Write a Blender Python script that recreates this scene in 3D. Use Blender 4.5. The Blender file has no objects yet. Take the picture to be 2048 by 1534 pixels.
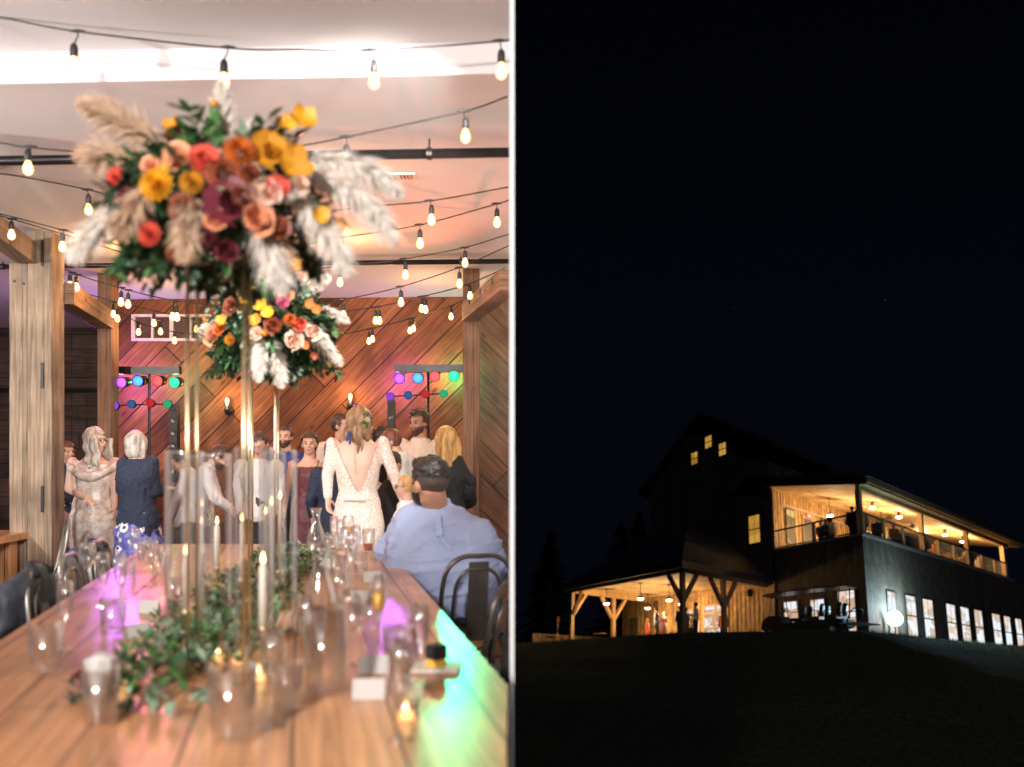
import bpy, bmesh, math, random
import numpy as np
from mathutils import Vector as V, Matrix, noise
random.seed(7)
R=math.radians; PI=math.pi
sc=bpy.context.scene
# ------------------------------------------------------------------ camera
F=1800.0; CU=1024.0; CV=895.0; EYE=1.42      # focal length and principal point in photo pixels
cd=bpy.data.cameras.new('camera'); cam=bpy.data.objects.new('camera',cd); sc.collection.objects.link(cam)
cam.location=(0,0,EYE); cam.rotation_euler=(R(90),0,0)
cd.sensor_fit='HORIZONTAL'; cd.sensor_width=36; cd.lens=F/2048*36; cd.shift_y=(CV-767)/2048
cd.clip_start=.05; cd.clip_end=2000
cd.dof.use_dof=True; cd.dof.focus_distance=9.0; cd.dof.aperture_fstop=1.45
sc.camera=cam
sc.view_settings.view_transform='Standard'; sc.view_settings.look='None'; sc.view_settings.exposure=0; sc.view_settings.gamma=1
# ------------------------------------------------------------------ night sky
w=bpy.data.worlds.new('World'); sc.world=w; w.use_nodes=True
n=w.node_tree.nodes; l=w.node_tree.links; n.clear()
wo=n.new('ShaderNodeOutputWorld'); bg=n.new('ShaderNodeBackground'); tc=n.new('ShaderNodeTexCoord')
sep=n.new('ShaderNodeSeparateXYZ'); l.new(tc.outputs['Generated'],sep.inputs[0])
ramp=n.new('ShaderNodeValToRGB'); l.new(sep.outputs['Z'],ramp.inputs[0])
ramp.color_ramp.elements[0].position=0.0; ramp.color_ramp.elements[0].color=(.0014,.0019,.0040,1)
ramp.color_ramp.elements[1].position=.42; ramp.color_ramp.elements[1].color=(.0007,.0009,.0018,1)
vo=n.new('ShaderNodeTexVoronoi'); vo.inputs['Scale'].default_value=42; l.new(tc.outputs['Generated'],vo.inputs['Vector'])
lt=n.new('ShaderNodeMath'); lt.operation='LESS_THAN'; lt.inputs[1].default_value=.022; l.new(vo.outputs['Distance'],lt.inputs[0])
sv=n.new('ShaderNodeSeparateColor'); l.new(vo.outputs['Color'],sv.inputs[0])
gt=n.new('ShaderNodeMath'); gt.operation='GREATER_THAN'; gt.inputs[1].default_value=.8; l.new(sv.outputs[0],gt.inputs[0])
mu=n.new('ShaderNodeMath'); mu.operation='MULTIPLY'; l.new(lt.outputs[0],mu.inputs[0]); l.new(gt.outputs[0],mu.inputs[1])
mu2=n.new('ShaderNodeMath'); mu2.operation='MULTIPLY'; mu2.inputs[1].default_value=.22; l.new(mu.outputs[0],mu2.inputs[0])
ad=n.new('ShaderNodeMix'); ad.data_type='RGBA'; ad.blend_type='ADD'; ad.inputs[0].default_value=1
l.new(ramp.outputs[0],ad.inputs[6]); l.new(mu2.outputs[0],ad.inputs[7]); l.new(ad.outputs[2],bg.inputs[0]); bg.inputs[1].default_value=1
l.new(bg.outputs[0],wo.inputs[0])
# ------------------------------------------------------------------ lamps
def lamp(name,kind,loc,power,col=(1,1,1),target=None,**kw):
    d=bpy.data.lights.new(name,kind); d.energy=power; d.color=col
    for k,v in kw.items(): setattr(d,k,v)
    o=bpy.data.objects.new(name,d); sc.collection.objects.link(o); o.location=loc
    if target is not None: o.rotation_euler=(V(target)-V(loc)).to_track_quat('-Z','Y').to_euler()
    return o
def at(u,v,y): return V(((u-CU)/F*y, y, EYE-(v-CV)/F*y))
lamp('night_fill','SUN',(24,-30,45),.17,(.62,.72,1),(15,38,0),angle=R(.5))  # added faint lamp lifting the dark lawn and barn walls
# flash heads of the photographer (behind and beside the camera) and an added unseen lamp beyond the left edge
lamp('flash_key','AREA',(-1.3,-1.2,2.75),270,(1,.97,.94),(-2.2,7,1.5),shape='DISK',size=.35)
lamp('side_lamp','SPOT',(-5.4,3.6,2.6),520,(1,.93,.86),(-1.9,7.2,1.0),spot_size=R(110),spot_blend=.5,shadow_soft_size=.08)
lamp('flash_right','SPOT',(-.14,3.0,3.02),430,(1,.96,.92),(-2.2,7.4,1.4),spot_size=R(62),spot_blend=.35,shadow_soft_size=.04)
lamp('flash_bounce','SPOT',(-3.6,1.5,1.9),380,(1,.97,.97),(-3.0,5.0,3.2),spot_size=R(84),spot_blend=.7,shadow_soft_size=.05)
for p_ in ((-3.3,7.4,2.8),(-1.4,7.2,2.8),(-2.4,8.6,2.65),(-.8,8.9,2.6),(-3.6,9.0,2.6),(-1.0,5.4,2.7)): lamp('bulb_string_light','POINT',p_,15 if p_[1]>6 else 6,(1,.50,.20),shadow_soft_size=.05)
# ------------------------------------------------------------------ materials
M={}
def newmat(name):
    m=bpy.data.materials.new(name); m.use_nodes=True; nt=m.node_tree; M[name]=m
    return m,nt.nodes,nt.links,nt.nodes['Principled BSDF']
def simple(name,col,rough=.6,metal=0,var=.2,scale=12,bump=.0,stretch=(1,1,1),spec=None,sheen=0,trans=0,sss=0):
    m,n,l,b=newmat(name)
    tc=n.new('ShaderNodeTexCoord'); mp=n.new('ShaderNodeMapping'); mp.inputs['Scale'].default_value=stretch
    l.new(tc.outputs['Object'],mp.inputs[0]); nz=n.new('ShaderNodeTexNoise'); nz.inputs['Scale'].default_value=scale; nz.inputs['Detail'].default_value=5
    l.new(mp.outputs[0],nz.inputs['Vector']); r=n.new('ShaderNodeValToRGB'); l.new(nz.outputs['Fac'],r.inputs[0])
    r.color_ramp.elements[0].position=.3; r.color_ramp.elements[1].position=.7
    r.color_ramp.elements[0].color=(*[max(0,c*(1-var)) for c in col],1); r.color_ramp.elements[1].color=(*[min(1,c*(1+var)) for c in col],1)
    l.new(r.outputs[0],b.inputs['Base Color']); b.inputs['Roughness'].default_value=rough; b.inputs['Metallic'].default_value=metal
    if spec is not None: b.inputs['Specular IOR Level'].default_value=spec
    if sheen: b.inputs['Sheen Weight'].default_value=sheen
    if trans: b.inputs['Transmission Weight'].default_value=trans
    if sss: b.inputs['Subsurface Weight'].default_value=sss; b.inputs['Subsurface Scale'].default_value=.02; b.inputs['Subsurface Radius'].default_value=(1,.35,.2)
    if bump:
        bp=n.new('ShaderNodeBump'); bp.inputs['Strength'].default_value=bump; bp.inputs['Distance'].default_value=.01
        l.new(nz.outputs['Fac'],bp.inputs['Height']); l.new(bp.outputs[0],b.inputs['Normal'])
    return m
def emit(name,col,strength,edge=None,es=1):
    m=bpy.data.materials.new(name); m.use_nodes=True; M[name]=m; n=m.node_tree.nodes; l=m.node_tree.links; n.clear()
    o=n.new('ShaderNodeOutputMaterial'); e=n.new('ShaderNodeEmission'); e.inputs[0].default_value=(*col,1); e.inputs[1].default_value=strength
    if edge:
        e2=n.new('ShaderNodeEmission'); e2.inputs[0].default_value=(*edge,1); e2.inputs[1].default_value=es
        lw=n.new('ShaderNodeLayerWeight'); lw.inputs[0].default_value=.45; mx=n.new('ShaderNodeMixShader')
        l.new(lw.outputs['Facing'],mx.inputs[0]); l.new(e.outputs[0],mx.inputs[1]); l.new(e2.outputs[0],mx.inputs[2]); l.new(mx.outputs[0],o.inputs[0])
    else: l.new(e.outputs[0],o.inputs[0])
    return m
def planks(name,c1,c2,wid,length,e1,e2,gap=.004,rough=.6,gapcol=(.01,.006,.004),grain=.5,bump=.5,cloud=.35,spec=.4):
    """boards: e1 runs along the board, e2 across it (object space)"""
    m,n,l,b=newmat(name)
    tc=n.new('ShaderNodeTexCoord'); cx=n.new('ShaderNodeCombineXYZ')
    for i,e in enumerate((e1,e2)):
        d=n.new('ShaderNodeVectorMath'); d.operation='DOT_PRODUCT'; l.new(tc.outputs['Object'],d.inputs[0]); d.inputs[1].default_value=e; l.new(d.outputs['Value'],cx.inputs[i])
    br=n.new('ShaderNodeTexBrick'); l.new(cx.outputs[0],br.inputs['Vector']); br.offset=.37; br.inputs['Scale'].default_value=1
    br.inputs['Color1'].default_value=(*c1,1); br.inputs['Color2'].default_value=(*c2,1); br.inputs['Mortar'].default_value=(*gapcol,1)
    br.inputs['Mortar Size'].default_value=gap; br.inputs['Mortar Smooth'].default_value=.2; br.inputs['Brick Width'].default_value=length; br.inputs['Row Height'].default_value=wid; br.inputs['Bias'].default_value=0
    mp=n.new('ShaderNodeMapping'); mp.inputs['Scale'].default_value=(2.0,42,1); l.new(cx.outputs[0],mp.inputs[0])
    nz=n.new('ShaderNodeTexNoise'); nz.inputs['Scale'].default_value=1; nz.inputs['Detail'].default_value=6; nz.inputs['Distortion'].default_value=.6; l.new(mp.outputs[0],nz.inputs['Vector'])
    n2=n.new('ShaderNodeTexNoise'); n2.inputs['Scale'].default_value=2.3; n2.inputs['Detail'].default_value=4; l.new(cx.outputs[0],n2.inputs['Vector'])
    def rng(src,a,bv,lo=.3,hi=.7):
        mr=n.new('ShaderNodeMapRange'); mr.inputs['From Min'].default_value=lo; mr.inputs['From Max'].default_value=hi; mr.inputs['To Min'].default_value=a; mr.inputs['To Max'].default_value=bv; l.new(src,mr.inputs['Value']); return mr.outputs[0]
    f=n.new('ShaderNodeMath'); f.operation='MULTIPLY'; l.new(rng(nz.outputs['Fac'],1-grain,1+grain*.5),f.inputs[0]); l.new(rng(n2.outputs['Fac'],1-cloud,1+cloud),f.inputs[1])
    # knots
    mk=n.new('ShaderNodeMapping'); mk.inputs['Scale'].default_value=(1.6,4.5,1); l.new(cx.outputs[0],mk.inputs[0])
    vk=n.new('ShaderNodeTexVoronoi'); vk.inputs['Scale'].default_value=1; l.new(mk.outputs[0],vk.inputs['Vector'])
    f2=n.new('ShaderNodeMath'); f2.operation='MULTIPLY'; l.new(f.outputs[0],f2.inputs[0]); l.new(rng(vk.outputs['Distance'],.35,1,.04,.1),f2.inputs[1])
    vm=n.new('ShaderNodeVectorMath'); vm.operation='SCALE'; l.new(br.outputs['Color'],vm.inputs[0]); l.new(f2.outputs[0],vm.inputs['Scale']); l.new(vm.outputs[0],b.inputs['Base Color'])
    b.inputs['Roughness'].default_value=rough; b.inputs['Specular IOR Level'].default_value=spec
    if bump:
        iv=n.new('ShaderNodeMath'); iv.operation='SUBTRACT'; l.new(nz.outputs['Fac'],iv.inputs[0]); 
        mm=n.new('ShaderNodeMath'); mm.operation='MULTIPLY'; mm.inputs[1].default_value=3; l.new(br.outputs['Fac'],mm.inputs[0]); l.new(mm.outputs[0],iv.inputs[1])
        bp=n.new('ShaderNodeBump'); bp.inputs['Strength'].default_value=bump; bp.inputs['Distance'].default_value=.004; l.new(iv.outputs[0],bp.inputs['Height']); l.new(bp.outputs[0],b.inputs['Normal'])
    return m
def glassy(name,tint=(1,1,1),edge=.75,base=.06,rough=.03):
    """thin clear glass: see-through in the middle, reflective towards its edges"""
    m=bpy.data.materials.new(name); m.use_nodes=True; M[name]=m; n=m.node_tree.nodes; l=m.node_tree.links; n.clear()
    o=n.new('ShaderNodeOutputMaterial'); t=n.new('ShaderNodeBsdfTransparent'); t.inputs[0].default_value=(*tint,1)
    g=n.new('ShaderNodeBsdfGlossy'); g.inputs['Roughness'].default_value=rough; g.inputs[0].default_value=(1,1,1,1)
    lw=n.new('ShaderNodeLayerWeight'); lw.inputs[0].default_value=.25
    mr=n.new('ShaderNodeMapRange'); mr.inputs['To Min'].default_value=base; mr.inputs['To Max'].default_value=edge; l.new(lw.outputs['Facing'],mr.inputs['Value'])
    mx=n.new('ShaderNodeMixShader'); l.new(mr.outputs[0],mx.inputs[0]); l.new(t.outputs[0],mx.inputs[1]); l.new(g.outputs[0],mx.inputs[2]); l.new(mx.outputs[0],o.inputs[0])
    return m
# ------------------------------------------------------------------ mesh helpers
def axes(d):
    d=V(d).normalized(); a=V((0,0,1)) if abs(d.z)<.9 else V((1,0,0)); x=d.cross(a).normalized(); return x,d.cross(x).normalized(),d
class MB:
    def __init__(s): s.v=[]; s.f=[]
    def add(s,vs,fs):
        k=len(s.v); s.v+= [V(p) for p in vs]; s.f+=[tuple(i+k for i in f) for f in fs]; return s
    def box(s,c,size,ax=None):
        c=V(c); X,Y,Z=ax if ax else (V((1,0,0)),V((0,1,0)),V((0,0,1)))
        hx,hy,hz=[q/2 for q in size]
        vs=[c+X*(hx*i)+Y*(hy*j)+Z*(hz*k) for i in(-1,1) for j in(-1,1) for k in(-1,1)]
        return s.add(vs,[(0,1,3,2),(4,6,7,5),(0,4,5,1),(2,3,7,6),(0,2,6,4),(1,5,7,3)])
    def span(s,p,q,w,h,up=(0,0,1)):
        """a beam of width w and height h from p to q"""
        p,q=V(p),V(q); d=(q-p); L=d.length; d.normalize(); up=V(up); x=d.cross(up)
        if x.length<1e-3: x=V((1,0,0))
        x.normalize(); z=x.cross(d).normalized(); return s.box((p+q)/2,(w,L,h),(x,d,z))
    def quad(s,a,b,c,d): return s.add([a,b,c,d],[(0,1,2,3)])
    def tube(s,pts,r,n=8,cap=True):
        pts=[V(p) for p in pts]; rs=r if isinstance(r,(list,tuple)) else [r]*len(pts)
        vs=[]; fs=[]; px=None
        for i,p in enumerate(pts):
            d=(pts[min(i+1,len(pts)-1)]-pts[max(i-1,0)])
            if d.length<1e-9: d=V((0,0,1))
            d.normalize()
            if px is None: px=axes(d)[0]
            px=(px-d*px.dot(d)); px=px.normalized() if px.length>1e-6 else axes(d)[0]
            py=d.cross(px)
            vs+=[p+(px*math.cos(2*PI*j/n)+py*math.sin(2*PI*j/n))*rs[i] for j in range(n)]
        for i in range(len(pts)-1):
            for j in range(n): fs.append((i*n+j,i*n+(j+1)%n,(i+1)*n+(j+1)%n,(i+1)*n+j))
        if cap: fs.append(tuple(range(n-1,-1,-1))); fs.append(tuple((len(pts)-1)*n+j for j in range(n)))
        return s.add(vs,fs)
    def lathe(s,prof,c=(0,0,0),n=20,ax=None,cap=True):
        c=V(c); X,Y,Z=ax if ax else (V((1,0,0)),V((0,1,0)),V((0,0,1))); vs=[];fs=[]
        for r,z in prof: vs+=[c+X*(r*math.cos(2*PI*j/n))+Y*(r*math.sin(2*PI*j/n))+Z*z for j in range(n)]
        for i in range(len(prof)-1):
            for j in range(n): fs.append((i*n+j,i*n+(j+1)%n,(i+1)*n+(j+1)%n,(i+1)*n+j))
        if cap: fs.append(tuple(range(n-1,-1,-1))); fs.append(tuple((len(prof)-1)*n+j for j in range(n)))
        return s.add(vs,fs)
    def ell(s,c,r,ax=None,n=14,m=9):
        prof=[(max(math.sin(PI*i/m),.02),-math.cos(PI*i/m)) for i in range(m+1)]
        c=V(c); X,Y,Z=ax if ax else (V((1,0,0)),V((0,1,0)),V((0,0,1)))
        if not isinstance(r,(tuple,list)): r=(r,r,r)
        return s.lathe(prof,c,n,(X*r[0],Y*r[1],Z*r[2]))
    def cone(s,p,r0,q,r1,n=12):
        """capsule that tapers from p to q"""
        p,q=V(p),V(q); d=(q-p); L=d.length
        if L<1e-5: return s.ell(p,r0)
        X,Y,Z=axes(d); prof=[(max(r0*math.sin(PI/2*i/4),.002),-r0*math.cos(PI/2*i/4)) for i in range(4)]+[(r0,0),(r1,L)]+[(max(r1*math.cos(PI/2*i/4),.002),L+r1*math.sin(PI/2*i/4)) for i in range(1,5)]
        return s.lathe(prof,p,n,(X,Y,Z))
    def loft(s,rings,n=20,cap=True):
        """rings of (centre, side axis, front axis, half width, half depth)"""
        vs=[];fs=[]
        for c,x,y,a,b in rings: vs+=[V(c)+V(x)*(a*math.cos(2*PI*j/n))+V(y)*(b*math.sin(2*PI*j/n)) for j in range(n)]
        for i in range(len(rings)-1):
            for j in range(n): fs.append((i*n+j,i*n+(j+1)%n,(i+1)*n+(j+1)%n,(i+1)*n+j))
        if cap: fs.append(tuple(range(n-1,-1,-1))); fs.append(tuple((len(rings)-1)*n+j for j in range(n)))
        return s.add(vs,fs)
    def mesh(s,name,origin=(0,0,0),clip=False,smooth=False):
        me=bpy.data.meshes.new(name); o=V(origin); me.from_pydata([tuple(p-o) for p in s.v],[],s.f); me.update()
        bm=bmesh.new(); bm.from_mesh(me)
        if clip: bmesh.ops.bisect_plane(bm,geom=bm.verts[:]+bm.edges[:]+bm.faces[:],plane_co=V((-.012,0,0))-o,plane_no=(1,0,0),clear_outer=True)
        bmesh.ops.recalc_face_normals(bm,faces=bm.faces[:])
        bm.to_mesh(me); bm.free()
        if smooth:
            for p in me.polygons: p.use_smooth=True
        return me
    def build(s,name,mat,parent=None,clip=False,smooth=False,origin=None,world=True):
        """verts are in world space; they are stored relative to the parent's or own origin"""
        o=V(origin) if origin is not None else (wl(parent) if (parent is not None and world) else V((0,0,0)))
        me=s.mesh(name,o,clip,smooth)
        ob=bpy.data.objects.new(name,me); sc.collection.objects.link(ob)
        me.materials.append(M[mat] if isinstance(mat,str) else mat)
        if parent is not None: ob.parent=parent; ob.location=o-wl(parent) if world else (0,0,0)
        else: ob.location=o
        return ob
def wl(o):
    p=V(o.location)
    while o.parent is not None: o=o.parent; p=p+V(o.location)
    return p
def tag(o,label=None,cat=None,group=None,kind=None):
    if label: o['label']=label
    if cat: o['category']=cat
    if group: o['group']=group
    if kind: o['kind']=kind
    return o
def thing(name,label,cat,loc=(0,0,0),group=None):
    o=bpy.data.objects.new(name,None); sc.collection.objects.link(o); o.location=loc; o.empty_display_size=.1
    return tag(o,label,cat,group)
def struct(mb,name,mat,**k): return tag(mb.build(name,mat,**k),kind='structure')
def fuse(mb,name,mat,parent=None,voxel=.01,smooth=3,wr=0,wf=9,cut=None,clip=False,mats=None,pick=None,fold=0,fd=(.9,.8)):
    """melt overlapping closed shapes into one continuous surface"""
    o=wl(parent) if parent is not None else V((0,0,0))
    me=mb.mesh(name,o); ob=bpy.data.objects.new(name,me); sc.collection.objects.link(ob)
    md=ob.modifiers.new('r','REMESH'); md.mode='VOXEL'; md.voxel_size=voxel; md.use_smooth_shade=True
    if smooth: ms=ob.modifiers.new('s','SMOOTH'); ms.factor=.5; ms.iterations=smooth
    dg=bpy.context.evaluated_depsgraph_get(); m2=bpy.data.meshes.new_from_object(ob.evaluated_get(dg)); ob.modifiers.clear(); ob.data=m2; m2.name=name
    bpy.data.meshes.remove(me)
    bm=bmesh.new(); bm.from_mesh(m2); bm.normal_update()
    if wr:
        for v in bm.verts:
            p=v.co*wf; q=V((p.x*fd[0]+p.z*.25,p.y*fd[0],p.z*fd[1]-p.x*.3))*1.35
            rg=max(0,1-abs(noise.noise(q))*4.5)**1.5+.6*max(0,1-abs(noise.noise(q*2.1+V((7,3,1))))*4.5)**1.5 if fold else 0
            v.co+=v.normal*wr*(noise.noise(V((p.x,p.y,p.z*.55)))+.5*noise.noise(V((p.x*2.3,p.y*2.3,p.z*1.1)))+fold*rg)
    if cut:
        kill=[f for f in bm.faces if cut(f.calc_center_median()+o)]
        bmesh.ops.delete(bm,geom=kill,context='FACES')
    if clip: bmesh.ops.bisect_plane(bm,geom=bm.verts[:]+bm.edges[:]+bm.faces[:],plane_co=V((-.012,0,0))-o,plane_no=(1,0,0),clear_outer=True)
    m2.materials.clear(); m2.materials.append(M[mat])
    if pick:
        m2.materials.append(M[pick[0]])
        for f in bm.faces: f.material_index=1 if pick[1](f.calc_center_median()+o) else 0
    for f in bm.faces: f.smooth=True
    bm.to_mesh(m2); bm.free()
    if parent is not None: ob.parent=parent
    return ob
def spline(pts,k=8):
    pts=[V(p) for p in pts]; P=[pts[0]*2-pts[1]]+pts+[pts[-1]*2-pts[-2]]; out=[]
    for i in range(1,len(P)-2):
        for j in range(k):
            t=j/k; a,b,c,d=P[i-1],P[i],P[i+1],P[i+2]
            out.append(.5*((2*b)+(c-a)*t+(2*a-5*b+4*c-d)*t*t+(3*b-a-3*c+d)*t**3))
    out.append(pts[-1]); return out
# ---- palette
s2=.7071
planks('diag_boards',(.31,.115,.047),(.13,.046,.020),.27,2.6,(s2,0,s2),(-s2,0,s2),gap=.006,rough=.7,spec=.2)
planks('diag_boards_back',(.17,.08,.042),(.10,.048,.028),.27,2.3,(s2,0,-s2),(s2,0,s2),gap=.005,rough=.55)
planks('old_boards',(.13,.08,.055),(.07,.042,.03),.2,2.6,(1,0,0),(0,0,1),gap=.005,rough=.7)
planks('timber',(.29,.21,.145),(.24,.175,.12),.9,9,(0,0,1),(1,.35,0),gap=.002,rough=.75,cloud=.4,grain=.55)
planks('timber_brown',(.20,.105,.06),(.17,.09,.05),.9,9,(0,0,1),(1,.3,0),gap=.002,rough=.7)
planks('timber_beam',(.26,.15,.085),(.2,.115,.065),.9,9,(-.23,.97,0),(0,0,1),gap=.002,rough=.7)
planks('floor_boards',(.21,.11,.06),(.14,.07,.04),.12,1.8,(-.23,.97,0),(.97,.23,0),gap=.002,rough=.35,bump=.2)
planks('table_wood',(.60,.29,.13),(.38,.165,.075),.235,4.5,(-.229,.973,0),(.973,.229,0),gap=.004,rough=.28,gapcol=(.05,.02,.01),bump=.25,grain=.4,cloud=.3,spec=.5)
simple('plaster',(.70,.66,.66),.8,var=.03,scale=3)
simple('white_paint',(.86,.86,.86),.55,var=.02)
simple('cream_paint',(.62,.52,.42),.5,var=.05)
simple('black_metal',(.025,.022,.022),.35,metal=.6,var=.3)
simple('black_rubber',(.02,.018,.018),.55,var=.3)
simple('grey_metal',(.33,.31,.29),.38,metal=.75,var=.12)
simple('gun_metal',(.09,.075,.065),.33,metal=.8,var=.2)
simple('gold',(.78,.62,.36),.28,metal=1,var=.1)
simple('wax',(.85,.78,.66),.45,var=.04,sss=.2)
simple('white_card',(.5,.46,.43),.7,var=.03)
simple('linen',(.45,.22,.12),.85,var=.2,scale=40,bump=.4)
simple('tassel',(.8,.7,.58),.8,var=.1)
simple('leaf_green',(.065,.16,.045),.38,var=.5,scale=9,spec=.6)
simple('leaf_dark',(.02,.055,.022),.4,var=.5,scale=9,spec=.5)
simple('leaf_pale',(.22,.3,.2),.5,var=.3,scale=9)
simple('stem',(.05,.08,.03),.6)
simple('pampas_white',(.82,.74,.66),.85,var=.1); simple('pampas_tan',(.62,.42,.28),.85,var=.15)
for nm,c in dict(petal_yellow=(.72,.33,.012),petal_gold=(.55,.23,.012),petal_orange=(.50,.11,.015),petal_rust=(.20,.04,.015),petal_coral=(.62,.08,.05),petal_peach=(.66,.27,.14),petal_blush=(.74,.5,.38),petal_wine=(.12,.012,.022),petal_pink=(.55,.1,.2)).items(): simple(nm,c,.55,var=.22,scale=25)
glassy('glass',edge=1.0,base=.05,rough=.14); glassy('glass_rim',edge=.95,base=.45,rough=.15); glassy('glass_thick',edge=.98,base=.08,rough=.08); 
glassy('red_drink',(.35,.01,.01),edge=.3,base=.04); simple('amber_drink',(.85,.45,.06),.15,var=.1); simple('clear_water',(.9,.9,.9),.1,trans=1)
simple('red_juice',(.25,.01,.015),.15,var=.1)
emit('bulb_glow',(1,.62,.25),5.5,(1,.30,.05),1.3); emit('flame',(1,.72,.30),9,(1,.3,.05),2.0)
emit('tea_glow',(1,.55,.2),3.5)
for nm,c,st in (('lens_purple',(.42,.10,1),2.6),('lens_blue',(.10,.38,1),2.2),('lens_red',(1,.07,.07),3.2),('lens_green',(.04,1,.34),2.4)): emit(nm,c,st,tuple(x**2.6 for x in c),1.5)
for nm,c in (('dim_purple',(.42,.1,.9)),('dim_blue',(.06,.16,.4)),('dim_red',(.8,.04,.05)),('dim_green',(.05,.6,.25))): emit(nm,c,.75,tuple(x*.5 for x in c),.8)
simple('skin',(.62,.36,.26),.5,var=.06,scale=6,sss=.08); simple('skin_tan',(.42,.21,.13),.5,var=.08,scale=6,sss=.06); simple('skin_pale',(.72,.48,.38),.5,var=.05,scale=6,sss=.08)
simple('lips',(.45,.1,.08),.4); simple('eye',(.05,.035,.03),.2)
for nm,c in dict(hair_silver=(.56,.50,.43),hair_grey=(.46,.42,.37),hair_auburn=(.16,.05,.025),hair_brown=(.06,.03,.018),hair_dark=(.018,.013,.011),hair_honey=(.30,.17,.085),hair_blonde=(.5,.28,.1)).items():
    simple(nm,c,.45,var=.5,scale=38,stretch=(1,1,.16),bump=.8,spec=.5)
simple('shirt_white',(.72,.69,.68),.75,var=.04,scale=8); simple('shirt_cream',(.66,.55,.46),.75,var=.05)
simple('cloth_black',(.012,.012,.014),.8,var=.3,scale=30,bump=.3); simple('cloth_navy',(.022,.032,.065),.8,var=.3,scale=50,bump=.4); simple('cloth_blue',(.02,.03,.22),.7)
simple('jacket_cloth',(.035,.042,.06),.55,var=.4,scale=14,bump=.3); simple('velvet',(.115,.012,.022),.5,var=.35,scale=10,sheen=.7); simple('mauve',(.30,.19,.19),.6,var=.15)
simple('trousers',(.02,.022,.03),.8)
simple('ribbon',(.03,.05,.2),.5)
# sequin gown
m,n,l,b=newmat('sequin'); tc=n.new('ShaderNodeTexCoord'); vo=n.new('ShaderNodeTexVoronoi'); vo.inputs['Scale'].default_value=55; l.new(tc.outputs['Object'],vo.inputs['Vector'])
nz=n.new('ShaderNodeTexNoise'); nz.inputs['Scale'].default_value=16; nz.inputs['Detail'].default_value=5; l.new(tc.outputs['Object'],nz.inputs['Vector'])
r=n.new('ShaderNodeValToRGB'); r.color_ramp.elements[0].position=.42; r.color_ramp.elements[0].color=(.64,.54,.47,1); r.color_ramp.elements[1].position=.6; r.color_ramp.elements[1].color=(.88,.81,.75,1); l.new(nz.outputs['Fac'],r.inputs[0]); l.new(r.outputs[0],b.inputs['Base Color'])
b.inputs['Metallic'].default_value=.05; b.inputs['Roughness'].default_value=.45
bp=n.new('ShaderNodeBump'); bp.inputs['Strength'].default_value=.6; bp.inputs['Distance'].default_value=.006; l.new(vo.outputs['Distance'],bp.inputs['Height']); l.new(bp.outputs[0],b.inputs['Normal'])
# lace: cream motifs over a nude lining
m,n,l,b=newmat('lace'); tc=n.new('ShaderNodeTexCoord'); vo=n.new('ShaderNodeTexVoronoi'); vo.feature='DISTANCE_TO_EDGE'; vo.inputs['Scale'].default_value=44
nz=n.new('ShaderNodeTexNoise'); nz.inputs['Scale'].default_value=30; nz.inputs['Detail'].default_value=3; l.new(tc.outputs['Object'],nz.inputs['Vector'])
mx=n.new('ShaderNodeMix'); mx.data_type='RGBA'; mx.inputs[0].default_value=.05; l.new(tc.outputs['Object'],mx.inputs[6]); l.new(nz.outputs['Color'],mx.inputs[7]); l.new(mx.outputs[2],vo.inputs['Vector'])
r=n.new('ShaderNodeValToRGB'); e=r.color_ramp.elements; e[0].position=.05; e[0].color=(.86,.80,.74,1); e[1].position=.13; e[1].color=(.66,.50,.41,1)
x=e.new(.3); x.color=(.68,.53,.44,1); x=e.new(.36); x.color=(.84,.78,.72,1); l.new(vo.outputs['Distance'],r.inputs[0]); l.new(r.outputs[0],b.inputs['Base Color']); b.inputs['Roughness'].default_value=.75
# blue checked shirt, floral skirt
m,n,l,b=newmat('shirt_check'); tc=n.new('ShaderNodeTexCoord'); ck=n.new('ShaderNodeTexChecker'); ck.inputs['Scale'].default_value=700; ck.inputs[1].default_value=(.20,.25,.44,1); ck.inputs[2].default_value=(.38,.41,.55,1); l.new(tc.outputs['Object'],ck.inputs[0])
vo=n.new('ShaderNodeTexVoronoi'); vo.inputs['Scale'].default_value=60; l.new(tc.outputs['Object'],vo.inputs['Vector']); lt=n.new('ShaderNodeMath'); lt.operation='LESS_THAN'; lt.inputs[1].default_value=.10; l.new(vo.outputs['Distance'],lt.inputs[0])
mx=n.new('ShaderNodeMix'); mx.data_type='RGBA'; l.new(lt.outputs[0],mx.inputs[0]); l.new(ck.outputs[0],mx.inputs[6]); mx.inputs[7].default_value=(.1,.12,.25,1); l.new(mx.outputs[2],b.inputs['Base Color']); b.inputs['Roughness'].default_value=.75
m,n,l,b=newmat('floral'); tc=n.new('ShaderNodeTexCoord'); vo=n.new('ShaderNodeTexVoronoi'); vo.inputs['Scale'].default_value=8; l.new(tc.outputs['Object'],vo.inputs['Vector']); 
n2=n.new('ShaderNodeTexNoise'); n2.inputs['Scale'].default_value=22; l.new(tc.outputs['Object'],n2.inputs['Vector']); a=n.new('ShaderNodeMath'); a.operation='MULTIPLY_ADD'; a.inputs[1].default_value=.5; l.new(n2.outputs['Fac'],a.inputs[0]); l.new(vo.outputs['Distance'],a.inputs[2])
r=n.new('ShaderNodeValToRGB'); e=r.color_ramp.elements; r.color_ramp.interpolation='CONSTANT'; e[0].position=0; e[0].color=(.04,.05,.2,1); e[1].position=.38; e[1].color=(.75,.74,.7,1); x=e.new(.57); x.color=(.12,.13,.48,1); x=e.new(.8); x.color=(.22,.24,.55,1)
l.new(a.outputs[0],r.inputs[0]); l.new(r.outputs[0],b.inputs['Base Color']); b.inputs['Roughness'].default_value=.7

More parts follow.
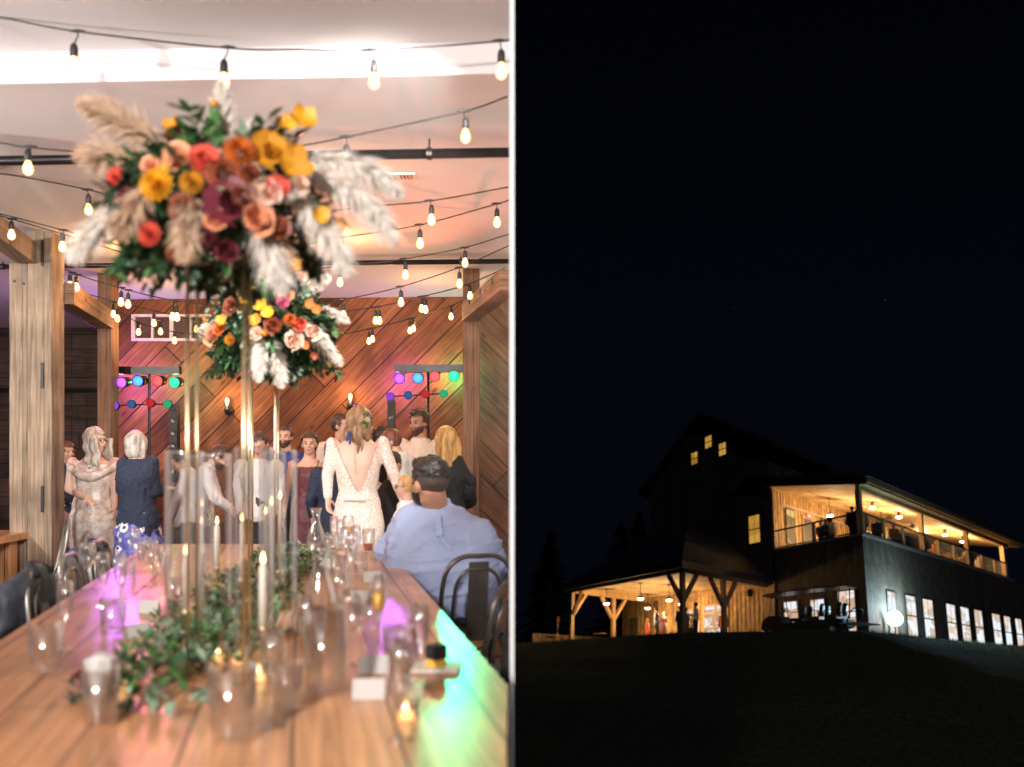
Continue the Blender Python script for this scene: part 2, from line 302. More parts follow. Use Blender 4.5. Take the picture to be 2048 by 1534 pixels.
m,n,l,b=newmat('glass_real'); n.remove(b); o=n['Material Output']; g=n.new('ShaderNodeBsdfGlass'); g.inputs['Roughness'].default_value=.04; g.inputs['IOR'].default_value=1.45; g.inputs[0].default_value=(.97,.98,.98,1)
t_=n.new('ShaderNodeBsdfTransparent'); mx=n.new('ShaderNodeMixShader'); mx.inputs[0].default_value=.28; l.new(t_.outputs[0],mx.inputs[1]); l.new(g.outputs[0],mx.inputs[2]); l.new(mx.outputs[0],o.inputs[0])
simple('glass_pane_dark',(.10,.055,.035),.12,var=.1)
# ------------------------------------------------------------------ the room
def yw(x,y0): return y0-.05*(x+2)
def prism(poly,z0,z1):
    m=MB(); k=len(poly); m.add([(x,y,z0) for x,y in poly]+[(x,y,z1) for x,y in poly],[tuple(range(k)),tuple(range(2*k-1,k-1,-1))]+[(i,(i+1)%k,k+(i+1)%k,k+i) for i in range(k)]); return m
XL,XR=-7.6,-.009
struct(prism([(XL,-2.2),(XR,-2.2),(XR,13),(XL,13)],-.2,0),'floor','floor_boards')
struct(prism([(XL,-2.2),(XR,-2.2),(XR,yw(XR,4.14)),(XL,yw(XL,4.14))],3.244,3.5),'ceiling','plaster')
struct(prism([(XL,yw(XL,4.14)),(XR,yw(XR,4.14)),(XR,13),(XL,13)],3.10,3.5),'ceiling_low','plaster')
struct(prism([(-.0085,3.2),(.0085,3.2),(.0085,13),(-.0085,13)],-.2,3.6),'partition_panel','white_paint')  # added thin divider between the room and the night scene
struct(prism([(XL-.15,-2.2),(XL,-2.2),(XL,13),(XL-.15,13)],0,3.24),'wall_left','plaster')
struct(prism([(XL,-2.35),(XR,-2.35),(XR,-2.2),(XL,-2.2)],0,3.24),'wall_rear','plaster')
# back wall of diagonal boards and the recess on the left of it
xb=-4.55; xr=-.40
struct(prism([(xb,yw(xb,10.1)),(xr,yw(xr,10.1)),(xr,yw(xr,10.1)+.15),(xb,yw(xb,10.1)+.15)],0,3.10),'wall_back','diag_boards')
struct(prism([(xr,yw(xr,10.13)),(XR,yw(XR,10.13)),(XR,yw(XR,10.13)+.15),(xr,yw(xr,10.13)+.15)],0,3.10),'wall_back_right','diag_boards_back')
struct(prism([(XL,12.6),(xb,12.6),(xb,12.75),(XL,12.75)],0,3.10),'wall_recess','old_boards')
struct(prism([(xb,yw(xb,10.1)+.15),(xb+.15,yw(xb,10.1)+.15),(xb+.15,12.6),(xb,12.6)],0,3.10),'wall_recess_side','old_boards')
# sliding barn door on its rail in the recess
t=thing('barn_door','brown plank sliding barn door hanging from a black rail in the recess behind the posts','door',(-6.0,12.5,0))
m=MB()
for i in range(5): m.box((-6.42+.21*i,12.5,1.05),(.2,.04,2.1))
m.box((-6.0,12.46,1.9),(1.06,.03,.14)).box((-6.0,12.46,.2),(1.06,.03,.14)); m.build('door_panel','old_boards',t)
MB().span((-7.2,12.45,2.22),(-4.75,12.45,2.22),.02,.05).build('rail','black_metal',t)
for x in(-6.35,-5.65): MB().box((x,12.43,2.1),(.05,.02,.36)).lathe([(.05,-.01),(.05,.01)],(x,12.43,2.27),12,(V((1,0,0)),V((0,0,1)),V((0,1,0)))).build('hanger','black_metal',t)
# timber posts and beams
def post(label,u0,u1,y,z1,mat='timber',dep=.2,tag_='post'):
    x0,x1=(u0-CU)/F*y,(u1-CU)/F*y; o=V(((x0+x1)/2,y+dep/2,0)); m=MB()
    ns=9; wv=(x1-x0)/2
    rings=[]
    for i in range(ns):
        z=z1*i/(ns-1); j=.004*noise.noise(V((u0,z*2,0)))
        rings+=[V((sx*wv+j,sy*dep/2,z))+o for sx,sy in((-1,-1),(1,-1),(1,1),(-1,1))]
    fs=[(i*4+k,i*4+(k+1)%4,i*4+4+(k+1)%4,i*4+4+k) for i in range(ns-1) for k in range(4)]+[(0,1,2,3),(ns*4-4,ns*4-3,ns*4-2,ns*4-1)]
    m.add(rings,fs); return m,o
m,o=post('a',55,103,7.0,3.10); p=tag(m.build('timber_post',mat='timber',origin=o),'weathered grey timber post with mortise holes, front right one of the pair at the left','post','timber posts')
for z in(2.93,1.98,1.02): MB().box((o.x+.025,6.995,z),(.022,.012,.2)).build('mortise','black_rubber',p)  # black blocks stand in for the shade inside the mortise holes
m,o=post('b',19,54.3,7.03,2.86); p=tag(m.build('timber_post',mat='timber',origin=o),'rough grey timber post with saw marks standing left of the mortised post','post','timber posts')
for z,dx in((2.72,-.03),(2.70,.04)): MB().lathe([(.012,-.004),(.012,.004)],(o.x+dx,7.027,z),10,(V((1,0,0)),V((0,0,1)),V((0,1,0)))).build('bolt','black_metal',p)
m,o=post('c',195,222,8.7,3.10,dep=.17); p=tag(m.build('timber_post',mat='timber_brown',origin=o),'brown timber post behind the dancers, where the left beam ends','post','timber posts')
for z in(1.28,1.2): 
    for dx in(-.03,.03): MB().lathe([(.01,-.004),(.01,.004)],(o.x+dx,8.697,z),8,(V((1,0,0)),V((0,0,1)),V((0,1,0)))).build('bolt','black_metal',p)
m,o=post('d',926,958,8.45,3.10,dep=.17); p=tag(m.build('timber_post',mat='timber_brown',origin=o),'brown timber post at the right, beside the green stage lamp','post','timber posts')
for z in(1.98,1.02): 
    for dx in(-.03,.03): MB().lathe([(.01,-.004),(.01,.004)],(o.x+dx,8.447,z),8,(V((1,0,0)),V((0,0,1)),V((0,1,0)))).build('bolt','black_metal',p)
def beam(name,label,p,q,w_,h_,mat='timber_beam'):
    return tag(MB().span(p,q,w_,h_).build(name,mat,origin=p,clip=True),label,'beam','timber beams')
beam('timber_beam','long timber beam running from the mortised post to the brown post at the back left',(-3.94-.0,8.69,2.655),(-3.60,7.21,2.655),.17,.17)
beam('timber_beam','short timber beam reaching out of the picture at the upper left post',(-3.77,7.0,2.93),(-3.2,4.6,2.93),.14,.16,'timber')
b_=beam('timber_beam','timber beam with peg holes rising to the right from the right post',(-.395,8.44,2.685),(-.02,6.8,2.685),.15,.16)
for k in(.25,.55,.85):
    q=V((-.395,8.44,2.70)).lerp(V((-.02,6.8,2.70)),k); MB().box(q+V((-.078,-.01,.02)),(.012,.03,.05)).build('peg_hole_shade','black_rubber',b_)  # dark blocks in place of the shade in the holes
# black pipes below the ceiling
def pipe(label,y,z,r):
    x0,x1=XL,XR; p,q=V((x0,yw(x0,y),z)),V((x1,yw(x1,y),z)); t=thing('ceiling_pipe',label,'pipe',p,'black ceiling pipes')
    MB().tube([p,q],r,12).build('pipe_run','black_metal',t,smooth=True)
    for x in(-4.6,-3.1,-1.7,-.45):
        c=V((x,yw(x,y),z)); MB().tube([c,c+V((0,0,3.10-z))],.006,6).lathe([(r+.006,-.015),(r+.006,.015)],c,12,(V((0,0,1)),V((0,1,0)),V((1,0,0)))).build('pipe_hanger','gun_metal',t)
pipe('thick black pipe under the ceiling, just above the tall flowers',4.98,3.02,.027)
pipe('thinner black pipe under the ceiling near the back wall',8.0,3.055,.022)
# ceiling vent
c=at(796,358,5.56); c.z=3.096; t=thing('ceiling_vent','small slotted air vent in the ceiling right of the flowers','vent',c)
MB().box(c,(.22,.11,.008)).build('frame','plaster',t)
for i in range(9): 
    if i!=4: MB().box(c+V((-.085+.021*i,0,-.006)),(.012,.07,.006)).build('slot_shade','black_rubber',t)  # black strips give the shade between the vent louvres
# white framed transom window on the back wall
x0,x1=at(257,650,10.0).x,at(412,650,10.0).x; z0,z1=2.635,2.905; y=yw(x0,10.05)-.02
t=thing('transom_window','white framed four pane window high on the board wall','window',((x0+x1)/2,y,z0))
m=MB(); m.box(((x0+x1)/2,y,z0),(x1-x0+.04,.05,.03)).box(((x0+x1)/2,y,z1),(x1-x0+.04,.05,.03))
for i,k in enumerate((0,.25,.5,.75,1)): m.box((x0+(x1-x0)*k,y-.003,(z0+z1)/2),(.022 if i%2 else .04,.05,z1-z0-.03))
m.build('frame','cream_paint',t)
for i in range(4): MB().box((x0+(x1-x0)*(i+.5)/4,y+.01,(z0+z1)/2),((x1-x0)/4-.05,.006,z1-z0-.04)).build('pane','glass_pane_dark',t)
# ------------------------------------------------------------------ wall sconces
def sconce(u,v,label):
    y=9.98; c=at(u,v,y); c.y=yw(c.x,10.1)-.03; t=thing('wall_sconce',label,'wall lamp',c,'bare bulb sconces on the board wall')
    fy=(V((1,0,0)),V((0,0,1)),V((0,-1,0)))
    MB().lathe([(.055,-.028),(.055,-.006),(.045,.004),(.02,.01),(.018,.05)],c,20,fy).build('wall_plate','gun_metal',t,smooth=True)
    MB().lathe([(.02,-.01),(.026,.0),(.024,.05),(.018,.055)],c+V((0,-.06,0)),14).build('socket','gun_metal',t,smooth=True)
    MB().lathe([(.012,.055),(.02,.085),(.026,.11),(.018,.135),(.003,.145)],c+V((0,-.06,0)),14).build('bulb','bulb_glow',t,smooth=True)
    lamp('sconce_light','POINT',c+V((0,-.14,.12)),5,(1,.55,.22),shadow_soft_size=.03)
sconce(449,820,'lit bare bulb sconce on the wall between the left stage lamps and gold rods')
sconce(700,812,'lit bare bulb sconce on the wall just above the woman in lace')
# ------------------------------------------------------------------ stage lamps and loudspeakers
def par(c,r,lens,name,parent):
    d=V((0,-1,-.12)).normalized(); ax=axes(d)
    p=MB().lathe([(r*.6,-.16),(r*.95,-.12),(r*1.12,-.02),(r*1.12,.02),(r*1.0,.02)],c,18,ax).build('lamp_can','black_metal',parent,smooth=True)
    o=MB().lathe([(.001,.058),(r*.5,.052),(r*.85,.038),(r,.023)],c,18,ax,cap=False).build('lens',lens,p,smooth=True)
    return p
def lightbar(u0,u1,v,lensrow,lowrow,y,label,stand_u):
    c=at((u0+u1)/2,v,y); t=thing('stage_light_bar',label,'stage lights',(c.x,y,0),'coloured stage light bars')
    a,b=at(u0,v,y),at(u1,v,y); MB().span(a,b,.07,.075).build('crossbar','black_metal',t)
    MB().tube([(at(stand_u,v,y).x,y+.02,0),at(stand_u,v-4,y)+V((0,.02,0))],.014,8).build('stand_pole','black_metal',t)
    sx=at(stand_u,v,y).x
    for k in(0,2.1,4.2): MB().tube([(sx,y+.02,.75),(sx+.5*math.cos(k),y+.02+.5*math.sin(k),.02)],.011,6).build('leg','black_metal',t)
    lo=[at(a_[0],a_[1],y-.06) for a_ in lowrow]; MB().tube([lo[0],lo[-1]],.007,6).tube([(sx,y+.01,lo[1].z),(sx,y-.07,lo[1].z)],.007,6).build('lower_bar','black_metal',t)
    for (u,vv,cn) in lensrow: par(at(u,vv,y-.12),.05,'lens_'+cn,'',t)
    for (u,vv,cn) in lowrow:
        q=at(u,vv,y-.2); p=MB().ell(q+V((0,.03,0)),(.043,.045,.043)).tube([q+V((0,.05,0)),q+V((0,.14,0))],.006,5).build('globe_lamp','black_metal',t,smooth=True)
        MB().ell(q,(.041,.024,.041)).build('lens','dim_'+cn,p,smooth=True)
lightbar(236,361,741,[(244,765,'purple'),(277,762,'blue'),(316,762,'red'),(350,765,'green')],[(229,811,'purple'),(262,808,'blue'),(300,806,'red'),(335,808,'green')],9.0,'left stage light bar with four coloured lamps on a thin black stand',297)
lightbar(789,932,737,[(799,757,'purple'),(836,756,'blue'),(870,753,'red'),(908,752,'green')],[(780,793,'purple'),(816,790,'blue'),(850,788,'red'),(887,787,'green')],9.0,'right stage light bar with four coloured lamps in front of the right post',856)
def glow(u,v,y,col,p): lamp('wall_glow_light','POINT',at(u,v,y),p,col,shadow_soft_size=.03)  # points added at the wall behind the bars to colour it
glow(240,768,9.85,(.55,.12,1),26); glow(277,765,9.85,(.2,.4,1),2); glow(316,765,9.85,(1,.08,.05),2); glow(352,768,9.85,(.05,1,.35),9)
glow(797,760,9.85,(.55,.12,1),13); glow(870,757,9.85,(1,.08,.05),3); glow(908,754,9.85,(.05,1,.35),11)
def sbeam(u,v,col,p,tgt,ang,bl=.15): lamp('stage_beam_light','SPOT',at(u,v,8.75),p,col,tgt,spot_size=R(ang),spot_blend=bl,shadow_soft_size=.02)
sbeam(908,752,(0,1,.42),125,(-.12,2.0,.76),10,.12); sbeam(900,752,(0,1,.4),900,(-.15,5.0,0),13,.1)
sbeam(799,757,(.55,.1,1),48,(-.62,3.35,.76),4.6,.3); sbeam(244,765,(.5,.15,1),24,(-1.85,4.0,.76),6.5,.5)
sbeam(836,756,(.5,.3,1),14,(-1.0,2.2,.76),7,.6)
sbeam(870,753,(1,.2,.08),260,(-1.0,5.0,3.1),55,.9); sbeam(316,762,(1,.2,.1),90,(-1.4,6.0,3.1),60,.9)
lamp('stage_rim_light','SPOT',at(880,700,8.6),40,(.05,1,.4),(-.7,6.6,1.5),spot_size=R(50),spot_blend=.5,shadow_soft_size=.03)
lamp('stage_rim_light','SPOT',at(316,720,8.6),45,(1,.1,.35),(-2.6,7.2,1.4),spot_size=R(60),spot_blend=.5,shadow_soft_size=.03)
lamp('stage_rim_light','SPOT',at(240,720,8.7),40,(.6,.12,1),(-3.6,6.2,.9),spot_size=R(50),spot_blend=.5,shadow_soft_size=.03)
def speaker(u0,u1,v0,y,label):
    c=at((u0+u1)/2,v0,y); ww=(u1-u0)/F*y; t=thing('column_speaker',label,'speaker',(c.x,y,0),'slim column loudspeakers')
    MB().box((c.x,y,(c.z+1.0)/2),(ww,.09,c.z-1.0)).build('cabinet','black_rubber',t)
    for k in range(6): MB().lathe([(.001,.0),(ww*.33,.003),(ww*.38,.006)],(c.x,y-.047,1.06+k*(c.z-1.1)/6),14,(V((1,0,0)),V((0,0,1)),V((0,-1,0))),cap=False).build('driver','gun_metal',t)
    MB().box((c.x,y,.55),(.05,.05,.9)).build('support','black_metal',t); MB().box((c.x,y,.05),(.34,.36,.1)).build('base','black_metal',t)
speaker(343,357,808,9.3,'slim black column speaker below the left stage lamps')
speaker(776,790,801,9.3,'slim black column speaker below the right stage lamps')
# ------------------------------------------------------------------ string lights
def strand(label,y,pts,bulbs,r=.0042,bs=1.0):
    P=[at(u,v,y) for u,v in pts]
    for p in P: p.x=min(p.x,-.02); p.z=min(p.z,3.235 if p.y<4.1 else 3.09)
    t=thing('string_light',label,'string lights',P[0],'strings of bulbs under the ceiling')
    MB().tube(spline(P,6),r,6).build('cable','black_rubber',t)
    for (ua,va,ub,vb) in bulbs:
        a=at(ua,va,y); b=at(ub,vb,y-.01); a.x=min(a.x,-.05); b.x=min(b.x,-.045); L=.040*bs
        s=MB(); s.cone(a+V((-.03,0,0)),.004,a,.009,8).cone(a,.009,a+V((.03,0,0)),.004,8); s.tube([a,a+V((.002,0,-.02)),b+V((0,0,L+.045*bs))],.003,6)
        s.lathe([(.006,.055*bs),(.014*bs,.045*bs),(.0165*bs,.03*bs),(.0165*bs,0.0),(.012*bs,-.004)],b+V((0,0,L*.82)),12)
        so=s.build('socket','black_rubber',t,smooth=True)
        MB().lathe([(.010*bs,.036*bs),(.014*bs,.024*bs),(.022*bs,.004*bs),(.025*bs,-.014*bs),(.020*bs,-.030*bs),(.010*bs,-.038*bs),(.002,-.0405*bs)],b,14).build('bulb','bulb_glow',so,smooth=True)
strand('nearest string of bulbs crossing the top of the room in front of the white beam',3.8,[(-60,20),(10,37),(155,63),(455,96),(600,99),(740,101),(1005,82),(1022,79)],[(155,62,148,128),(455,94,448,160),(740,99,748,160),(1005,81,1005,140)])
strand('string of bulbs passing behind the tall bouquet and rising to the right',4.18,[(-40,283),(10,287),(60,295),(250,310),(430,312),(590,293),(693,274),(927,223),(1022,193)],[(60,293,56,334),(693,273,693,324),(927,222,931,270)],bs=.95)
strand('string of bulbs at the left that dips behind the bouquet from the edge',5.5,[(-60,325),(10,341),(175,379),(300,410),(560,430),(735,413),(860,402),(1018,374)],[(175,379,177,417),(860,401,863,438)],r=.0045,bs=1.0)
strand('string of bulbs with its right end by the ceiling corner above the small post',5.9,[(-40,420),(10,430),(127,460),(300,500),(560,495),(690,474),(839,450),(993,408),(1021,400)],[(127,460,125,492),(686,474,686,512),(839,449,840,485),(993,407,994,443)],bs=1.0)
strand('string of bulbs sagging from the upper left edge past the mortised post',6.0,[(-40,420),(10,434),(24,438),(155,477),(300,520),(420,535)],[(24,438,23,468),(155,477,154,510)],bs=1.0)
strand('string of bulbs just in front of the second black pipe',6.8,[(560,545),(690,531),(808,518),(929,495),(1022,468)],[(681,532,680,563),(808,517,811,548),(929,495,930,524)])
strand('string of bulbs hanging below the second black pipe on the right',6.95,[(430,650),(560,628),(686,600),(800,574),(918,535),(1022,491)],[(686,600,687,629),(800,573,802,603),(918,535,919,566)])
strand('doubled string of paired bulbs at the left of the board wall',7.3,[(20,490),(50,500),(145,545),(245,577),(340,600),(430,612)],[(145,545,140,570),(155,549,153,573),(243,575,242,603),(257,580,256,607),(346,601,345,632),(354,603,354,633)],r=.005)
strand('doubled string of paired bulbs crossing the top of the board wall at the right',7.9,[(560,640),(660,626),(752,614),(845,593),(935,569),(1010,536)],[(750,614,751,640),(757,613,759,640),(842,593,843,616),(850,592,851,618),(935,570,940,590)],r=.005)
strand('string of bulbs sagging in front of the white framed window',8.4,[(165,585),(230,603),(310,622),(400,640),(470,640)],[(227,605,227,627),(236,606,235,636),(310,622,308,645),(393,638,393,657)],r=.005)
strand('lowest string of bulbs on the left, just below the white framed window',8.8,[(235,620),(278,645),(350,664),(430,670),(520,665)],[(278,645,277,663),(322,640,321,662),(350,664,349,680)],r=.005)
strand('lowest string of bulbs on the right, low across the diagonal boards',8.9,[(560,684),(670,671),(742,657),(822,637),(901,612),(950,588)],[(738,658,738,681),(746,656,745,677),(818,638,820,660),(826,636,827,656),(901,612,902,632)],r=.005)
# ------------------------------------------------------------------ long farm table
TD=V((-.2356,1,0)); TZ=.76
def tx(y,side): return (-1.763 if side<0 else -.162)-.2356*(y-3.13)
t=thing('farm_table','long table of wide reddish boards running towards the dancers','table',(-1.2,4.0,0))
y0,y1=1.2,6.15
m=prism([(tx(y0,-1),y0),(tx(y0,1),y0),(tx(y1,1),y1),(tx(y1,-1),y1)],TZ-.045,TZ); m.build('tabletop','table_wood',t,clip=True)
for y,s_ in((1.5,-1),(5.9,-1),(5.9,1),(3.7,-1),(3.7,1)):
    x=tx(y,s_)-.12*s_; MB().box((x,y,.357),(.11,.11,.714)).build('leg','table_wood',t)
MB().span((tx(1.5,-1)+.2,1.5,.65),(tx(5.9,-1)+.2,5.9,.65),.04,.1).build('apron','table_wood',t)
t=thing('farm_table','brown board table corner behind the grey chair at the left edge','table',(-4.6,6.9,0))
MB().box((-4.62,6.75,.735),(1.7,.9,.05)).build('tabletop','table_wood',t)
for dx in(-.75,.75): MB().box((-4.62+dx,6.9,.355),(.1,.1,.71)).build('leg','table_wood',t)
# ------------------------------------------------------------------ cafe chairs of bent metal
def chair(loc,head,mat,label,clip=False,hgt=.87):
    a=R(head); f=V((math.sin(a),math.cos(a),0)); r=V((math.cos(a),-math.sin(a),0)); b=V(loc)
    def L(x,y,z): return b+r*x+f*y+V((0,0,z))
    t=thing('cafe_chair',label,'chair',b,'bent metal cafe chairs')
    s=MB(); n=20; top=[];
    ring=[]
    for k in range(n):
        q=2*PI*k/n; cx=math.copysign(abs(math.cos(q))**.6,math.cos(q))*.18; cy=math.copysign(abs(math.sin(q))**.6,math.sin(q))*.175; ring.append((cx,cy))
    s.add([L(x,y,.455) for x,y in ring]+[L(x,y,.43) for x,y in ring],[tuple(range(n)),tuple(range(2*n-1,n-1,-1))]+[(i,(i+1)%n,n+(i+1)%n,n+i) for i in range(n)])
    s.build('seat',mat,t,clip)
    for rr,hh,wd,off in((.0125,hgt,.185,0),(.009,hgt-.07,.125,.012)):
        pts=[L(-wd*.96,-.14,.44),L(-wd*1.03,-.19,hh-.22),L(-wd*.9,-.215,hh-.07),L(-wd*.5,-.225,hh-.005),L(0,-.228,hh),L(wd*.5,-.225,hh-.005),L(wd*.9,-.215,hh-.07),L(wd*1.03,-.19,hh-.22),L(wd*.96,-.14,.44)]
        MB().tube([p+f*off for p in spline(pts,5)],rr,8).build('back_hoop',mat,t,clip,smooth=True)
    m=MB(); 
    for x0_,x1_,dz in((-.052,.052,0),):
        m.span(L(0,-.165,.45),L(0,-.222,hgt-.03),.105,.006,up=f)
    m.span(L(0,-.160,.52),L(0,-.214,hgt-.1),.06,.012,up=f); m.build('splat',mat,t,clip)
    for sx,sy in((-1,1),(1,1),(-1,-1),(1,-1)):
        m=MB(); m.tube([L(sx*.15,sy*.14,.44),L(sx*.185,sy*.185,.28),L(sx*.215,sy*.225,0)],[.026,.02,.014],8); m.build('leg',mat,t,clip,smooth=True)
    m=MB(); m.tube([L(-.175,.165,.33),L(.175,-.175,.33)],.006,6).tube([L(.175,.165,.33),L(-.175,-.175,.33)],.006,6); m.build('brace',mat,t,clip)
    return t
chair((-.235,4.78,0),-18,'gun_metal','dark metal cafe chair behind the seated man in the checked shirt',clip=True)
chair((-.17,3.86,0),-60,'gun_metal','dark metal cafe chair at the right edge, nearer than the seated man',clip=True)
chair((-.06,3.30,0),-62,'gun_metal','nearest dark metal cafe chair, cut by the right edge beside the green patch',clip=True)
def tedge(y,off): return (tx(y,-1)+off,y,0)
chair(tedge(4.62,.08),80,'grey_metal','bare beige metal chair between the two dark jackets on the left')
chair(tedge(4.05,.09),82,'grey_metal','chair at the left side of the table hidden under the bigger blue black jacket')
chair(tedge(3.16,.09),82,'grey_metal','chair at the left picture edge hidden under a dark jacket')
chair(tedge(5.25,.08),84,'grey_metal','farther chair with a dark jacket, in front of the sequin gown')
chair((-3.54,6.15,0),40,'grey_metal','pale grey metal cafe chair at the left edge in front of the timber posts')
chair((-3.58,6.75,0),-120,'grey_metal','grey metal cafe chair lit purple, half hidden behind the pale one at the left')
def jacket(y,off,label,hgt=.90,wx=.24,seed=0):
    c=V(tedge(y,off)); t=thing('draped_jacket',label,'jacket',(c.x,c.y,.4),'dark jackets hung over chair backs')
    # shoulders hang over the hoop, body falls outside
    a=R(82); f=V((math.sin(a),math.cos(a),0)); r=V((math.cos(a),-math.sin(a),0)); Z=V((0,0,1)); o=c-f*.25
    m=MB(); m.loft([(o+Z*.36-f*.05,r,f,wx*1.1,.06),(o+Z*.55-f*.04,r,f,wx*1.08,.065),(o+Z*.72-f*.01,r,f,wx*1.02,.065),(o+Z*.83,r,f,wx*.85,.055),(o+Z*hgt,r,f,wx*.45,.035),(o+Z*(hgt+.02),r,f,wx*.25,.02)])
    m.cone(o+r*wx*.85+Z*.78-f*.03,.07,o+r*wx*1.15+Z*.42-f*.08,.055).cone(o-r*wx*.85+Z*.78-f*.03,.07,o-r*wx*1.15+Z*.42-f*.08,.055)
    fuse(m,'jacket_body','jacket_cloth',t,.012,4,.020,8)
    m=MB(); m.tube(spline([o+r*.09+Z*(hgt-.02)+f*.05,o+Z*(hgt+.02)-f*.01,o-r*.09+Z*(hgt-.02)+f*.05],5),.018,8); m.build('collar','cloth_black',t,smooth=True)
jacket(4.05,.09,'large blue black jacket draped over the chair nearer than the bare one',.88)
jacket(3.16,.07,'dark jacket on the nearest left chair, cut by the left edge',.88)
jacket(5.25,.08,'dark jacket hanging on the farthest left chair before the sequin gown',.86,.2)
# ------------------------------------------------------------------ tableware
def place(u,v,z=TZ):
    """point of the horizontal plane z seen at a photo pixel"""
    y=(EYE-z)*F/(v-CV); return V(((u-CU)/F*y,y,z))
def cup(loc,kind,label,drink=None,s=1.0,clip=False):
    P={'flute':('champagne_flute','champagne flute',[(.032,0),(.033,.003),(.006,.008),(.004,.02),(.004,.075),(.012,.095),(.022,.125),(.026,.17),(.024,.225),(.0225,.225),(.0245,.17),(.0205,.125),(.010,.098),(.001,.092)]),
       'wine':('wine_glass','wine glass',[(.036,0),(.037,.003),(.006,.008),(.004,.02),(.004,.09),(.018,.105),(.036,.13),(.041,.16),(.037,.20),(.032,.22),(.0305,.22),(.0355,.20),(.0395,.16),(.0345,.13),(.015,.107),(.001,.10)]),
       'tumbler':('water_glass','glass',[(.031,0),(.033,.003),(.039,.12),(.0375,.12),(.0315,.014),(.001,.012)]),
       'pint':('pint_glass','glass',[(.031,0),(.032,.003),(.036,.08),(.043,.15),(.0415,.15),(.0345,.08),(.030,.014),(.001,.012)]),
       'jar':('glass_vase','vase',[(.04,0),(.042,.004),(.042,.17),(.040,.17),(.040,.012),(.001,.01)]),
       'carafe':('carafe','carafe',[(.045,0),(.05,.006),(.053,.05),(.046,.11),(.028,.16),(.020,.19),(.021,.22),(.032,.255),(.031,.255),(.0195,.22),(.0185,.19),(.0265,.16),(.0445,.11),(.0515,.05),(.048,.012),(.001,.01)])}[kind]
    t=thing(P[0],label,P[1],loc,'glassware on the farm table')
    MB().lathe([(r*s,z*s) for r,z in P[2]],loc,22,cap=False).build('glass_body','glass_thick',t,smooth=True,clip=clip)
    if drink:
        mat,z0,z1,r0,r1=drink; MB().lathe([(r0*s*.5,z0*s),(r0*s,z0*s+.003),(r1*s,z1*s)],loc,18).build('drink',mat,t,smooth=True)
    return t
cup(place(737,1105),'pint','glass of dark red drink standing by the sleeve of the seated man',('red_juice',.013,.055,.029,.031))
cup(place(632,1113),'carafe','clear glass carafe of water in front of the burgundy dress',None,1.15)
cup(place(668,1103),'flute','empty champagne flute just right of the water carafe')
cup(place(681,1112),'flute','champagne flute in the group left of the lace dress, nearest of it')
cup(place(697,1100),'wine','wine glass with a pale drink in front of the lace skirt',('amber_drink',.12,.15,.02,.034))
cup(place(655,1122),'tumbler','low water glass between the carafe and the flutes')
cup(place(690,1135),'flute','flute catching green light right of the white name card')
cup(place(706,1148),'flute','flute beside the standing name card on the right half of the table')
cup(place(676,1160),'tumbler','clear tumbler behind the linen bag')
cup(place(757,1290),'flute','champagne flute of orange juice on the right side of the table',('amber_drink',.11,.165,.012,.0235),1.05)
cup(place(742,1262),'tumbler','empty tumbler left behind the orange juice flute')
cup(place(92,1352),'tumbler','tall clear tumbler alone at the left edge of the table',None,1.25)
cup(place(226,1275),'tumbler','water glass in front of the flutes at the left of the table',None,1.15)
cup(place(207,1213),'flute','left one of two champagne flutes above the water glass')
cup(place(241,1218),'flute','right one of two champagne flutes above the water glass')
cup(place(300,1172),'wine','wine glass beside the left row of hurricane tubes')
cup(place(318,1152),'tumbler','small tumbler before the floral skirt')
cup(place(201,1448),'tumbler','tumbler in the left foreground with a white napkin in it',None,1.15)
cup(place(466,1482),'tumbler','large blurred tumbler nearest the middle of the table',None,1.4)
cup(place(575,1420),'tumbler','tumbler at the front middle right of the largest one',None,1.0)
cup(place(650,1385),'jar','wide clear vase at the front beside the garland',None,1.35)
cup(place(640,1265),'carafe','big clear carafe right of the linen bag',None,1.25)
cup(place(808,1420),'wine','wine glass at the front right near the green light',None,.95)
cup(place(790,1330),'tumbler','tumbler behind the front right wine glass')
cup(place(840,1372),'flute','champagne flute at the border of the green light')
cup(place(360,1212),'tumbler','tumbler between the hurricane tubes and the garland')
cup(place(175,1180),'wine','wine glass by the left table edge near the bare chair')
for i_,(u,v,k_,la) in enumerate(((713,1130,'flute','flute in the right cluster, nearest the red drink'),(701,1172,'flute','nearest flute of the right cluster'),(685,1192,'tumbler','tumbler at the near end of the right cluster'),(664,1150,'wine','wine glass by the carafe, in front of the garland end'),(722,1150,'tumbler','low glass behind the standing name card'),(270,1140,'flute','flute by the far left corner of the table'),(255,1165,'tumbler','tumbler behind the two left flutes'),(330,1190,'flute','flute right of the left wine glass'),(290,1130,'tumbler','tumbler at the far end of the table on the left'),(612,1340,'flute','flute behind the wide clear vase'),(700,1330,'wine','wine glass left of the blurred cards'),(545,1452,'flute','flute at the bottom beside the largest tumbler'),(800,1480,'flute','flute at the bottom right in the green light'),(130,1300,'flute','flute right of the lone left tumbler'))): cup(place(u,v),k_,la)
# white napkin in the front glass
c=place(201,1448)+V((0,0,.03)); m=MB(); m.loft([(c,(1,0,0),(0,1,0),.022,.02),(c+V((0,0,.07)),(1,0,0),(0,1,0),.035,.025),(c+V((0,0,.13)),(1,0,0),(0,1,0),.045,.03)],12)
nap=fuse(m,'napkin','white_card',None,.008,2,.015,30); tag(nap,'crumpled white napkin in the front left tumbler','napkin')
